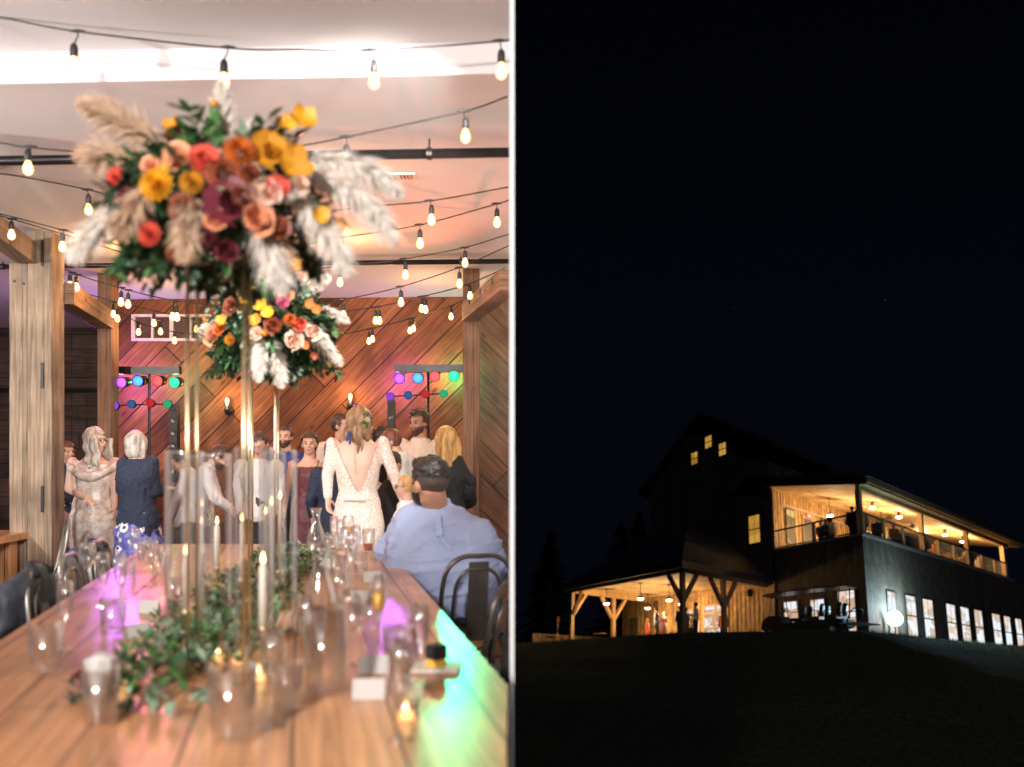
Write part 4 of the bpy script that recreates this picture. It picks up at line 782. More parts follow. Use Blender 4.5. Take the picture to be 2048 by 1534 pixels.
    if glasses:
        m=MB()
        for k in(-1,1):
            c=H(k*.033,.102,.002); pts=[c+(hrr*.023*math.cos(i/12*2*PI)+hu*.017*math.sin(i/12*2*PI))*s for i in range(13)]; m.tube(pts,.0022*s,5); m.tube([H(k*.056,.10,.004),H(k*.08,.0,.004)],.002*s,5)
            if glasses=='sun': m.loft([(c,hrr,hu,.023*s,.017*s),(c+hf*.002,hrr,hu,.02*s,.015*s)],12)
        m.tube([H(-.012,.104,.004),H(.012,.104,.004)],.002*s,5); m.build('glasses','black_rubber',t)
    # clothes
    if top:
        mat,sl=top[0],top[1]; hem=top[2] if len(top)>2 else 0; m=MB(); torso(m,.016,0,1 if sl>=0 else .78)
        if hem: m.loft([ring(pel-sp*(.09+hem)*s,0,.19,.14,.01),ring(pel-sp*.02*s,0,.18,.13,.014),ring(pel+sp*.12*s,.1,.15,.115,.014)],20)
        if sl>0:
            for S in'LR': arm(m,S,.014,sl)
        def cn(p): 
            d=p-nk; k_=d.dot(sp); return k_>.02*s and (d-sp*k_).length<.088*s*max(1,build) and k_<.2*s
        o=fuse(m,'shirt' if 'shirt' in mat else 'top',mat,t,vox,2,.010*s,11,fold=.7,cut=cn,clip=clip)
        if 'shirt' in mat and vox<.018:
            cm=MB(); c=nk+sp*.0*s; x,yy=rr,(rr.cross(sp)).normalized(); cm.loft([(c-sp*.03*s,x,yy,.072*s*gm,.068*s*gm),(c+sp*.02*s,x,yy,.064*s*gm,.06*s*gm)],18,cap=False); o2=cm.build('collar',mat,t,smooth=True); sm=o2.modifiers.new('s','SOLIDIFY'); sm.thickness=.006
    if bottom:
        m=MB(); torso(m,.012,0,.36)
        for S in'LR': leg(m,S,.016)
        fuse(m,'trousers',bottom,t,max(vox,.012),3,.008*s,10,clip=clip,fold=.8)
    if dress:
        mat=dress['mat']; m=MB(); topz=dress.get('top',1.0); torso(m,.010,.0,topz)
        hz=dress.get('hem',.08); R_=dress.get('rings',[(.86,.19,.14),(.70,.19,.15),(.5,.19,.16),(.3,.21,.18),(hz,.25,.22)])
        m.loft([(P(0,.0,z),r,f,a_*s*build,b_*s) for z,a_,b_ in [(1.0,.165,.12)]+R_],26)
        sl=dress.get('sleeve',0)
        if sl:
            for S in'LR': arm(m,S,.009,sl)
        fuse(m,dress.get('name','dress'),mat,t,vox,3,dress.get('wr',.012)*s,dress.get('wf',7),cut=dress.get('cut'),clip=clip,fold=dress.get('fold',.5))
        if dress.get('straps'):
            sm=MB()
            for k in(-1,1): sm.tube(spline([P(k*.10,.13,1.27),P(k*.11,.10,1.38),P(k*.10,.0,1.465),P(k*.1,-.09,1.38)],5),.005*s,6)
            sm.build('straps',mat,t)
    if bottom is not None or dress is not None:
        if legs:
            for S in'LR':
                m=MB(); an=q['an'+S]; m.cone(an-U*.045*s,.042*s,an+f*.15*s-U*.058*s,.034*s); m.build('shoe',shoes,t,smooth=True)
    if extra: extra(t,P,H,s,q,(r,f,U),(hrr,hf,hu))
    return t
# --- woman in lace, seen from behind
def bride_extra(t,P,H,s,q,b,hx):
    r,f,U=b; m=MB(); m.span(P(-.075,-.125,1.055),P(.085,-.125,1.055),.012,.022,up=f*-1); m.build('back_strap','white_card',t)
    m=MB(); m.tube([P(0.0,-.103,1.48),P(.005,-.118,1.38),P(.008,-.125,1.25)],.0018,5).ell(P(.008,-.126,1.245),.005).ell(P(.006,-.122,1.33),.004); m.build('back_necklace','gold',t)
    m=MB(); random.seed(4)
    for i in range(22): sprig(m,H(.07+random.uniform(-.02,.02),-.02+random.uniform(-.04,.04),.03+random.uniform(-.04,.05)),(.9*hx[0]+.4*hx[2]*random.uniform(-1,1.6)-.3*hx[1]),2,.022,.012)
    m.build('leaf_comb','leaf_green',t)
    m=MB(); dahlia(m,H(.10,-.03,.03),hx[0],.022); m.build('comb_flower','wax',t)
    m=MB(); m.span(H(.0,-.118,-.06),H(.02,-.125,-.15),.02,.004,up=hx[1]).span(H(.0,-.118,-.06),H(-.02,-.125,-.13),.018,.004,up=hx[1]); m.build('hair_ribbon','ribbon',t)
yb=6.6; BX=(716-CU)/F*yb
def bride_cut(p):
    v_=CV-(p.z-EYE)*F/p.y; u_=CU+p.x*F/p.y
    if p.y>yb-.02 or v_<855: return (v_<884 and abs(u_-714)<52) or v_<868
    if v_<972: 
        k=(v_-875)/(972-875); xl=664+k*(706-664); xr_=760-k*(760-727); return xl<u_<xr_ and v_>868 or (v_<884 and abs(u_-714)<46)
    if v_<984: k=(v_-972)/12; return 706+7*k<u_<727-7*k
    return False
person('woman in a low backed lace dress seen from behind, leaf comb in wavy hair',u=716,vtop=812,y=yb,face=3,head=38,
    J=dict(shL=(667,888,0),shR=(764,886,0),elL=(655,952,.02),wrL=(656,992,.0),elR=(786,945,0),wrR=(808,1000,.05),neck=(714,873,-.01),head=(722,848,0)),skin='skin_pale',hair=('hair_honey','bride'),build=.98,
    dress=dict(mat='lace',sleeve=1.0,top=1.0,hem=.04,rings=[(.97,.185,.14),(.86,.20,.15),(.7,.19,.145),(.5,.185,.14),(.3,.23,.2),(.04,.36,.4)],cut=bride_cut,wr=.004,wf=9,name='lace_dress'),extra=bride_extra,vox=.0095)
# --- woman in the sequin gown
yg=7.8
def gown_extra(t,P,H,s,q,b,hx):
    r,f,U=b; m=MB(); n_=32; rg=[(1.315,.195,.135),(1.35,.225,.150),(1.395,.238,.140),(1.415,.225,.118)]; m.add([P(a_*math.cos(2*PI*j/n_),.015+b_*math.sin(2*PI*j/n_),z-.085*max(0,math.sin(2*PI*j/n_))**3-(.02*max(0,-math.sin(2*PI*j/n_)))) for z,a_,b_ in rg for j in range(n_)],[(i*n_+j,i*n_+(j+1)%n_,(i+1)*n_+(j+1)%n_,(i+1)*n_+j) for i in range(3) for j in range(n_)]); o=m.build('shoulder_drape','sequin',t,smooth=True); o.modifiers.new('s','SOLIDIFY').thickness=.012
    MB().ell(P(0,.125,1.36),.008).tube(spline([P(-.06,.06,1.47),P(-.03,.115,1.40),P(0,.125,1.36),P(.03,.115,1.40),P(.06,.06,1.47)],4),.0015,5).build('pendant','gun_metal',t)
person('woman with long wavy silver hair and glasses in an off shoulder champagne sequin gown',u=187,vtop=853,y=yg,face=170,head=105,
    J=dict(head=(191,881,0),elR=(137,978,-.05),wrR=(172,998,-.22),elL=(229,965,0),wrL=(229,1012,-.02)),skin='skin_pale',hair=('hair_silver','wavy'),build=1.08,glasses=True,curl=.3,
    dress=dict(mat='sequin',top=.72,hem=.05,rings=[(.9,.2,.16),(.8,.205,.165),(.62,.19,.15),(.42,.17,.14),(.25,.2,.2),(.05,.30,.34)],wr=.008,wf=6,name='sequin_gown'),extra=gown_extra,vox=.0105)
# --- woman in the navy cardigan
person('woman with a silver bob in a navy cardigan and blue floral skirt seen from behind',u=276,vtop=860,y=7.3,face=28,head=20,
    J=dict(head=(274,890,0),shL=(249,928,0),shR=(304,926,.0),elL=(243,978,0),wrL=(262,1005,.12),elR=(309,985,-.02),wrR=(330,978,.1)),hair=('hair_grey','bob'),build=1.1,top=('cloth_navy',.85,.12),skin='skin_pale',
    dress=dict(mat='floral',top=.3,hem=.1,rings=[(.85,.2,.17),(.6,.23,.2),(.35,.27,.23),(.1,.30,.26)],wr=.02,wf=5,name='skirt'),vox=.0105)
person('woman with short auburn hair, navy cold shoulder top and mauve skirt, beside the post',u=128,vtop=879,y=8.7,face=150,head=125,
    J=dict(head=(134,905,0),elR=(103,962,0),wrR=(118,995,-.15)),hair=('hair_auburn','bob'),build=.98,top=('cloth_navy',.35,.0),skin='skin',
    dress=dict(mat='mauve',top=.35,hem=.55,rings=[(.86,.2,.16),(.7,.22,.18),(.55,.24,.2)],wr=.012,name='skirt'),vox=.0115)
person('woman in a burgundy velvet slip dress with dark hair pinned up facing the camera',u=617,vtop=863,y=8.2,face=180,head=172,
    J=dict(head=(619,888,0)),hair=('hair_brown','bun'),build=.98,skin='skin',
    dress=dict(mat='velvet',top=.72,hem=.1,rings=[(.9,.18,.14),(.75,.19,.15),(.5,.17,.14),(.3,.17,.14),(.1,.2,.17)],wr=.010,wf=8,straps=True,name='velvet_dress'),vox=.0105)
# men bending behind the glass tubes
person('balding bearded man in a white shirt leaning forward behind the glass tubes',u=395,vtop=870,y=7.8,face=75,head=80,pitch=35,
    J=dict(pel=(378,1045,0),chest=(400,975,0),neck=(420,932,0),head=(440,915,0),shL=(416,945,.13),shR=(410,945,-.13),elR=(430,995,-.16),wrR=(452,1010,-.1),elL=(436,1000,.16),wrL=(455,1015,.1),hipL=(380,1052,.08),hipR=(380,1052,-.08)),hair=('hair_brown','buzz'),beard='hair_brown',top=('shirt_white',1.0),bottom='trousers',vox=.0115,h=None)
person('man in a white shirt bent over left of the balding man, facing left',u=375,vtop=868,y=8.3,face=255,head=250,pitch=40,
    J=dict(pel=(395,1040,0),chest=(385,980,0),neck=(372,940,0),head=(360,922,0),shL=(375,950,-.14),shR=(378,950,.14),elL=(355,1000,-.15),wrL=(345,1030,-.1),elR=(360,1000,.15),wrR=(350,1030,.1)),hair=('hair_dark','short'),top=('shirt_white',1.0),bottom='trousers',vox=.0115)
person('flushed man in a white shirt looking down, between the gold rods and the blue shirt',u=516,vtop=866,y=8.0,face=195,head=190,pitch=30,
    J=dict(head=(520,888,-.05),elR=(478,975,0),wrR=(480,1020,-.1),elL=(558,975,0),wrL=(545,1025,-.1)),hair=('hair_brown','short'),top=('shirt_white',1.0),bottom='trousers',vox=.0115,build=1.1)
person('bearded man in a royal blue shirt standing at the back by the gold rods',u=572,vtop=854,y=8.9,face=185,head=180,hair=('hair_brown','short'),beard='hair_brown',top=('cloth_blue',1.0),bottom='trousers',vox=.0125,J=dict(head=(570,874,0)))
person('man with brown hair half hidden behind the left shoulder of the woman in lace',u=683,vtop=829,y=8.9,face=150,head=110,hair=('hair_brown','short'),top=('shirt_cream',1.0),bottom='trousers',vox=.0125)
person('dark haired person in a navy lace top just left of the woman in lace',u=668,vtop=880,y=7.8,face=10,head=20,hair=('hair_dark','bob'),top=('cloth_navy',.8,.1),bottom='trousers',vox=.012)
person('man with dark hair behind the bearded man with glasses',u=764,vtop=855,y=8.8,face=120,head=100,hair=('hair_dark','short'),top=('cloth_black',1.0),bottom='trousers',vox=.0125)
person('bearded man with glasses in a white shirt bending towards the boy',u=800,vtop=862,y=7.7,face=250,head=265,pitch=15,
    J=dict(head=(781,884,0),neck=(797,908,0),shL=(800,922,-.15),shR=(815,925,.15),chest=(808,960,0),elL=(806,985,-.17),wrL=(800,1030,-.15),elR=(830,975,.15)),hair=('hair_auburn','buzz'),beard='hair_auburn',glasses=True,top=('shirt_white',1.0),bottom='trousers',build=1.12,vox=.0115)
person('boy with short brown hair and dark waistcoat holding the hand of the woman in lace',u=787,vtop=905,y=6.95,face=20,head=35,J=dict(head=(787,927,0)),hair=('hair_brown','short'),top=('cloth_black',.0),bottom='trousers',build=1.0,vox=.0105,cat='boy')
person('tall smiling bearded man in a cream shirt before the board wall on the right',u=840,vtop=820,y=8.5,face=200,head=215,pitch=8,J=dict(head=(838,845,0)),skin='skin_tan',hair=('hair_brown','quiff'),beard='hair_brown',top=('shirt_cream',1.0),bottom='trousers',build=1.05,vox=.0115)
def bell(t,P,H,s,q,b,hx):
    for S in'LR':
        a,c=q['el'+S],q['wr'+S]; d=(c-a).normalized(); x,y_,z=axes(d); m=MB(); m.loft([(a,x,y_,.055,.055),(a.lerp(c,.5),x,y_,.085,.08),(c+d*.03,x,y_,.14,.12)],16,cap=False); o=m.build('bell_sleeve','cloth_black',t,smooth=True); o.modifiers.new('s','SOLIDIFY').thickness=.006
person('blonde woman in a black bell sleeved dress with a green rim of light, back turned',u=893,vtop=853,y=7.1,face=-25,head=-40,
    J=dict(head=(890,882,0),shL=(862,922,0),shR=(913,920,0),elR=(940,962,0),wrR=(925,990,.12),elL=(850,965,.05),wrL=(850,1000,.2)),hair=('hair_blonde','blonde'),top=('cloth_black',.9,.1),
    dress=dict(mat='cloth_black',top=.4,hem=.6,rings=[(.85,.19,.15),(.7,.21,.17),(.6,.22,.18)],name='skirt'),extra=bell,vox=.011)
person('small child in dark sunglasses behind the head of the seated man',u=812,vtop=952,y=6.6,face=250,head=262,hair=('hair_blonde','short'),glasses='sun',top=('shirt_white',.4),bottom='trousers',build=1.0,vox=.0105,cat='child')
# --- big seated man in the checked shirt
ys=5.05
o_=person('heavy black haired man in a pale blue checked shirt sitting with his back to us',u=880,vtop=925,y=ys,face=-28,head=-52,pitch=4,h=None,
    J=dict(pel=(905,1205,.0),chest=(895,1110,-.02),neck=(868,1015,-.02),head=(858,966,.0),shL=(812,1046,.0),shR=(957,1050,.02),elL=(778,1100,.15),wrL=(800,1095,.42),elR=(990,1125,.05),wrR=(960,1165,.3),
    hipL=(880,1225,.0),hipR=(935,1225,.0),knL=(850,1225,.45),knR=(905,1225,.5),anL=V((-.75,5.45,.09)),anR=V((-.5,5.5,.09))),skin='skin_tan',hair=('hair_dark','short'),beard='hair_dark',build=1.0,top=None,bottom=None,vox=.0105,clip=True) if False else None
def seated():
    y=ys; lab='heavy black haired man in a pale blue checked shirt sitting with his back to us'
    t=thing('person',lab,'person',(-.42,y,0)); A=lambda u,v,d=0: at(u,v,y+d)
    X=V((1,0,0)); Yv=V((0,1,0))
    # body under the clothes, with head, neck, hands and legs in one surface
    ha=R(-42); hf=V((math.sin(ha),math.cos(ha),-.04)).normalized(); hr=V((math.cos(ha),-math.sin(ha),0)); hu=hr.cross(hf).normalized(); hd=A(858,967,0); s=1.17
    H=lambda x,yy,z: hd+(hr*x+hf*yy+hu*z)*s
    def shape(m,g,arms=True,up=1):
        m.loft([(A(890,1222,.02),X,Yv,.285+g,.20+g),(A(888,1190,.0),X,Yv,.305+g,.225+g),(A(884,1140,.02),X,Yv,.30+g,.225+g),(A(882,1095,.06),X,Yv,.285+g,.21+g),(A(880,1060,.09),X,Yv,.275+g,.185+g),(A(872,1035,.11),X,Yv,.215+g,.15+g),(A(866,1018,.11),X,Yv,.14+g,.115+g),(A(862,1006,.11),X,Yv,.095+g*.5,.09+g*.5)],28)
        m.ell(A(945,1075,.08),(.10+g,.12+g,.085+g)).ell(A(815,1068,.12),(.095+g,.12+g,.085+g))
        m.cone(A(950,1080,.08),.092+g,A(983,1135,.12),.075+g).cone(A(812,1074,.14),.092+g,A(778,1104,.22),.07+g)
        m.cone(A(985,1135,.12),.073+g,A(955,1170,.36),.05+g).cone(A(778,1104,.22),.068+g,A(800,1108,.48),.05+g)
    m=MB(); shape(m,0); e=lambda c,rad: m.ell(c,tuple(k*s for k in rad),(hr,hf,hu),18,12)
    m.cone(A(868,1020,.08),.088,H(0,-.02,-.03),.076)
    e(H(0,-.012,.022),(.078,.094,.088)); e(H(0,.022,-.04),(.062,.06,.064)); e(H(0,.05,-.09),(.036,.03,.025)); e(H(0,.0,-.075),(.055,.055,.035)); m.cone(H(0,.088,.012),.012*s,H(0,.106,-.026),.015*s); e(H(0,.074,.03),(.052,.016,.012)); None
    for k in(-1,1): e(H(k*.079,-.008,-.015),(.010,.019,.031))
    hand(m,A(800,1108,.48),(1,.6,-.1),(0,0,-1),1.1,.4,1); hand(m,A(955,1170,.36),(-1,.5,.1),(0,0,-1),1.1,.4,-1)
    for k,(hp,kn,an) in enumerate(((A(855,1235,.05),A(815,1232,.5),V((-.72,5.62,.09))),(A(925,1235,.05),A(890,1232,.55),V((-.42,5.66,.09))))): m.cone(hp,.11,kn,.075).cone(kn,.075,an,.05); m.cone(an-V((0,0,.05)),.04,an+V((-.05,.14,-.06)),.03)
    fuse(m,'body','skin_tan',t,.0095,2)
    m=MB(); shape(m,.026); fuse(m,'shirt','shirt_check',t,.011,4,.014,4.2,fold=1.1,fd=(.38,1.5),cut=lambda p:p.z>A(0,1003).z)
    m=MB(); c=A(864,1004,.1); m.loft([(c-V((0,0,.05)),X,Yv,.135,.12),(c+V((0,0,.0)),X,Yv,.11,.105),(c+V((0,0,.022)),X,Yv,.10,.098)],24,cap=False); o=m.build('collar','shirt_check',t,smooth=True); o.modifiers.new('s','SOLIDIFY').thickness=.006
    m=MB(); m.span(A(874,1028,-.10),A(880,1072,-.155),.035,.012,up=(0,1,0)).span(A(880,1072,-.155),A(902,1100,-.17),.015,.01,up=(0,1,0)); m.build('back_pleat','shirt_check',t)
    m=MB(); m.loft([(A(890,1250,.02),X,Yv,.28,.21),(A(890,1216,.02),X,Yv,.30,.22)],24)
    for hp,kn,an in ((A(855,1235,.05),A(815,1232,.5),V((-.72,5.62,.09))),(A(925,1235,.05),A(890,1232,.55),V((-.42,5.66,.09)))): m.cone(hp,.125,kn,.09).cone(kn,.09,an,.065)
    fuse(m,'trousers','trousers',t,.014,3,.01,8)
    for an in(V((-.72,5.62,.09)),V((-.42,5.66,.09))): MB().cone(an-V((0,0,.045)),.046,an+V((-.05,.16,-.055)),.036).build('shoe','cloth_black',t,smooth=True)
    loc=lambda p:((p-hd).dot(hr)/s,(p-hd).dot(hf)/s,(p-hd).dot(hu)/s)
    m=MB(); e=lambda c,rad: m.ell(c,tuple(k*s for k in rad),(hr,hf,hu),18,12); e(H(0,-.014,.034),(.084,.102,.094)); e(H(0,.05,.10),(.055,.05,.028)); e(H(0,-.03,.06),(.08,.085,.07))
    fuse(m,'hair','hair_dark',t,.008,1,.007,30,fold=.8,fd=(.5,1.2),cut=lambda p:(lambda a,q:a[2]<.028+q or (a[1]>.04+q and a[2]<.062+q))(loc(p),.02*noise.noise(p*55)))
    m=MB(); e(H(0,-.014,.022),(.0815,.098,.090)); fuse(m,'hair_fade','hair_fade',t,.008,1,cut=lambda p:(lambda a:a[2]<-.045 or a[1]>.03)(loc(p)))
    m=MB(); e(H(0,.03,-.05),(.068,.068,.066)); e(H(0,.055,-.095),(.042,.036,.03)); fuse(m,'beard','hair_dark',t,.008,1,.003,40,cut=lambda p:(lambda a:a[2]>-.04 or a[1]<.0)(loc(p)))
    m=MB()
    for k in(-1,1): m.ell(H(k*.031,.085,.002),(.011*s,.006*s,.0055*s),(hr,hf,hu))
    m.build('eyes','eye',t); MB().ell(H(0,.096,-.058),(.021*s,.006*s,.0065*s),(hr,hf,hu)).build('mouth','lips',t)
simple('hair_fade',(.055,.033,.025),.6,var=.3,scale=60)
seated()
# ------------------------------------------------------------------ the barn on the hill, seen at night
ea=V((1746,1800,-499)).normalized(); eb=V((-724,1800,-445)).normalized(); ev=V((276,1800,5695)).normalized()
EO=at(1740,1278,38)
def W(s,t,h): return EO+ea*s+eb*t+ev*h
def solve(P0,d1,d2,u,v):
    c=V((0,0,EYE)); r=V(((u-CU)/F,1,-(v-CV)/F)); A=np.array([[d1[i],d2[i],-r[i]] for i in range(3)]); x=np.linalg.solve(A,np.array((c-P0)[:])); return x[0],x[1]
onA=lambda u,v,t=0: solve(W(0,t,0),ea,ev,u,v)
onB=lambda u,v,s=0: solve(W(s,0,0),eb,ev,u,v)
onG=lambda u,v,h: solve(W(0,0,h),ea,eb,u,v)
def pix(p): return CU+F*p.x/p.y, CV-F*(p.z-EYE)/p.y
tv=lambda v:tuple(v)
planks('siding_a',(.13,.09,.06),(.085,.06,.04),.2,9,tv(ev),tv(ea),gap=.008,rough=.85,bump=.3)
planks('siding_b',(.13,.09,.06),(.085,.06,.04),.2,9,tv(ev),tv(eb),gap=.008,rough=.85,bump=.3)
planks('siding_lit_a',(.62,.40,.18),(.32,.19,.085),.19,9,tv(ev),tv(ea),gap=.008,rough=.8,bump=.3)  # warm pale copies of the same siding, lamplight put into the colour
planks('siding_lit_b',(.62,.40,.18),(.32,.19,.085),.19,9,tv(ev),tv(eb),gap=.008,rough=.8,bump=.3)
planks('soffit_a',(.52,.34,.15),(.40,.25,.11),.14,4,tv(ea),tv(eb),gap=.004,rough=.7,bump=.2)
planks('soffit_b',(.66,.46,.22),(.40,.25,.11),.14,4,tv(eb),tv(ea),gap=.004,rough=.7,bump=.2)
simple('post_wood',(.40,.25,.11),.7,var=.25,scale=3,stretch=(1,1,.3)); simple('roof_dark',(.03,.03,.033),.6,var=.3,scale=4); simple('frame_dark',(.02,.018,.017),.5)
simple('metal_strap',(.6,.6,.58),.4,metal=.5); simple('concrete_dark',(.2,.18,.15),.9); simple('bark',(.04,.03,.02),.9); simple('needles',(.005,.009,.005),.8,var=.4)
simple('cart_body',(.03,.032,.04),.35); simple('cart_seat',(.035,.033,.03),.5); simple('jean_blue',(.25,.36,.5),.7); simple('rust_cloth',(.4,.12,.04),.8); simple('olive_cloth',(.12,.11,.07),.8)
emit('lamp_warm',(1,.72,.42),16); emit('exit_red',(1,.03,.04),2.2); emit('exit_letter',(1,.75,.7),2.5); emit('flood_face',(.88,.97,1),60); emit('red_spark',(1,.08,.08),6)
# grass
m,n,l,b=newmat('grass_ground'); tc=n.new('ShaderNodeTexCoord'); nz=n.new('ShaderNodeTexNoise'); nz.inputs['Scale'].default_value=9; nz.inputs['Detail'].default_value=9; nz.inputs['Roughness'].default_value=.75; l.new(tc.outputs['Object'],nz.inputs['Vector'])
r=n.new('ShaderNodeValToRGB'); r.color_ramp.elements[0].position=.35; r.color_ramp.elements[0].color=(.045,.055,.03,1); r.color_ramp.elements[1].position=.7; r.color_ramp.elements[1].color=(.20,.21,.12,1); l.new(nz.outputs['Fac'],r.inputs[0]); l.new(r.outputs[0],b.inputs['Base Color']); b.inputs['Roughness'].default_value=1; b.inputs['Specular IOR Level'].default_value=.1
bp=n.new('ShaderNodeBump'); bp.inputs['Distance'].default_value=.08; l.new(nz.outputs['Fac'],bp.inputs['Height']); l.new(bp.outputs[0],b.inputs['Normal'])
simple('grass_blade',(.07,.09,.04),.9,var=.4)
# lit interior seen through windows: pale plaster, warm boards and shapes of the room behind
def winmat(name,ax,cool,warm,st,zs):
    m=bpy.data.materials.new(name); m.use_nodes=True; M[name]=m; n=m.node_tree.nodes; l=m.node_tree.links; n.clear()
    o=n.new('ShaderNodeOutputMaterial'); e=n.new('ShaderNodeEmission'); tc=n.new('ShaderNodeTexCoord'); cx=n.new('ShaderNodeCombineXYZ')
    for i,a in enumerate((ax,ev)):
        d=n.new('ShaderNodeVectorMath'); d.operation='DOT_PRODUCT'; l.new(tc.outputs['Object'],d.inputs[0]); d.inputs[1].default_value=tv(a); l.new(d.outputs['Value'],cx.inputs[i])
    mp=n.new('ShaderNodeMapping'); mp.inputs['Scale'].default_value=(.9,2.0,1); l.new(cx.outputs[0],mp.inputs[0])
    nz=n.new('ShaderNodeTexVoronoi'); nz.distance='CHEBYCHEV'; nz.inputs['Scale'].default_value=zs; l.new(mp.outputs[0],nz.inputs['Vector']); sp_=n.new('ShaderNodeSeparateColor'); l.new(nz.outputs['Color'],sp_.inputs[0])
    r=n.new('ShaderNodeValToRGB'); l.new(sp_.outputs[0],r.inputs[0]); E=r.color_ramp.elements; E[0].position=.15; E[0].color=(*[c*.7 for c in warm],1); E[1].position=.7; E[1].color=(*cool,1); x=E.new(.42); x.color=(*warm,1)
    l.new(r.outputs[0],e.inputs[0]); e.inputs[1].default_value=st; l.new(e.outputs[0],o.inputs[0])
winmat('window_cool',ea,(.82,.88,1),(.85,.70,.55),1.1,1.3); winmat('window_cool_b',eb,(.92,.92,1),(.85,.55,.35),.95,1.3); winmat('window_gold',eb,(.75,.42,.07),(.6,.30,.045),.75,.8); winmat('window_deck',ea,(1,.62,.22),(.6,.33,.12),.9,.8)
def wb(m,s0,s1,t0,t1,h0,h1):
    """box between two corners in the barn's own axes"""
    P=[W(s,t,h) for s in(s0,s1) for t in(t0,t1) for h in(h0,h1)]; return m.add(P,[(0,1,3,2),(4,6,7,5),(0,4,5,1),(2,3,7,6),(0,2,6,4),(1,5,7,3)])
def wp(m,pts,dv):
    """polygon of W points thickened by dv (s,t,h)"""
    d=ea*dv[0]+eb*dv[1]+ev*dv[2]; A=[W(*p) for p in pts]; k=len(A); return m.add(A+[p+d for p in A],[tuple(range(k)),tuple(range(2*k-1,k-1,-1))]+[(i,(i+1)%k,k+(i+1)%k,k+i) for i in range(k)])
HD,HB,HR,T,L=4.45,6.55,7.35,6.2,24.0
hT=7.75
# main wing below the deck
t=thing('barn_wing','dark board sided lower wing of the barn with a row of tall lit windows','building',W(0,0,0))
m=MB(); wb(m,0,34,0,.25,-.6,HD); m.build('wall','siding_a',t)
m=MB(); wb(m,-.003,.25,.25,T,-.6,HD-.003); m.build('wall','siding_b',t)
def win(parent,s0,s1,h0,h1,mat='window_cool',t0=-.03,fr='frame_dark',rail=True):
    m=MB(); e=.06
    for a in((s0-e,s0,h0-e,h1+e),(s1,s1+e,h0-e,h1+e),(s0,s1,h0-e,h0),(s0,s1,h1,h1+e)): wb(m,a[0],a[1],t0-.03,t0+.03,a[2],a[3])
    if rail: wb(m,s0,s1,t0-.02,t0+.02,(h0+h1)/2-.03,(h0+h1)/2+.03); wb(m,(s0+s1)/2-.012,(s0+s1)/2+.012,t0-.015,t0+.015,(h0+h1)/2+.03,h1)
    f=m.build('window',fr,parent); m=MB(); wb(m,s0,s1,t0-.005,t0+.005,h0,h1); m.build('pane',mat,f); return f
def winb(parent,t0,t1,h0,h1,mat='window_cool_b',s=-.04,fr='frame_dark',rail=True,mid=True):
    m=MB(); e=.06
    for a in((t0-e,t0,h0-e,h1+e),(t1,t1+e,h0-e,h1+e),(t0,t1,h0-e,h0),(t0,t1,h1,h1+e)): wb(m,s-.03,s+.03,a[0],a[1],a[2],a[3])
    if rail: wb(m,s-.02,s+.02,t0,t1,(h0+h1)/2-.025,(h0+h1)/2+.025)
    if mid: wb(m,s-.015,s+.015,(t0+t1)/2-.012,(t0+t1)/2+.012,h0,h1)
    f=m.build('window',fr,parent); m=MB(); wb(m,s-.005,s+.005,t0,t1,h0,h1); m.build('pane',mat,f); return f
for u0,u1 in ((1776,1793),(1812,1832),(1846,1866),(1892,1910),(1920,1937),(1947,1963),(1982,1998),(2005,2018),(2027,2040),(2062,2074)):
    win(t,onA(u0,1225)[0],onA(u1,1235)[0],.36,2.2)
for u0,u1,tp in ((1570,1597,1.9),(1623,1650,1.87),(1679,1712,2.12)): winb(t,onB(u1,1225)[0],onB(u0,1225)[0],.30,tp)
# deck storey
d=thing('roofed_deck','roofed upper deck lit by pendant lamps, with timber posts and a dark railing','deck',W(0,0,HD))
m=MB(); wb(m,-.05,L-1.2,-.06,T,HD+.004,HD+.14); m.build('deck_floor','concrete_dark',d)
m=MB(); wp(m,[(-.3,-.5,HB+.12),(L,-.5,HB+.12),(L,T+.6,hT+.16),(-.3,T+.6,hT+.16)],(0,0,.04)); m.build('soffit','soffit_b',d)
m=MB(); wp(m,[(-.5,-.9,HB+.35),(L+.6,-.9,HB+.35),(L+.6,T+2,hT+.8),(-.5,T+2,hT+.8)],(0,0,.12)); m.build('roof','roof_dark',d)
m=MB(); wb(m,.0,L-1.5,.0,.25,HB,HB+.30); wb(m,-.4,L,-.75,-.70,HB+.12,HB+.44); m.build('eave_beam','post_wood',d)
m=MB(); wp(m,[(-.32,-.6,HB+.06),(-.32,T,hT+.05),(-.32,T,hT+.42),(-.32,-.6,HB+.5)],(.05,0,0)); m.build('gable_trim','roof_dark',d)
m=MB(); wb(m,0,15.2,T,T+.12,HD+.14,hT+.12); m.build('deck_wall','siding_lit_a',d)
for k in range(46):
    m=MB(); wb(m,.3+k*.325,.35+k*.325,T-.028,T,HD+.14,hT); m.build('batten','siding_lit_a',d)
for s_ in(1.1-.95,7.75,14.75,21.55):
    m=MB(); wb(m,s_-.14,s_+.14,.02,.30,HD+.14,HB); m.build('post','post_wood',d)
m=MB(); wb(m,-.04,.08,T-.15,T+.0,HD,hT); m.build('post','post_wood',d)
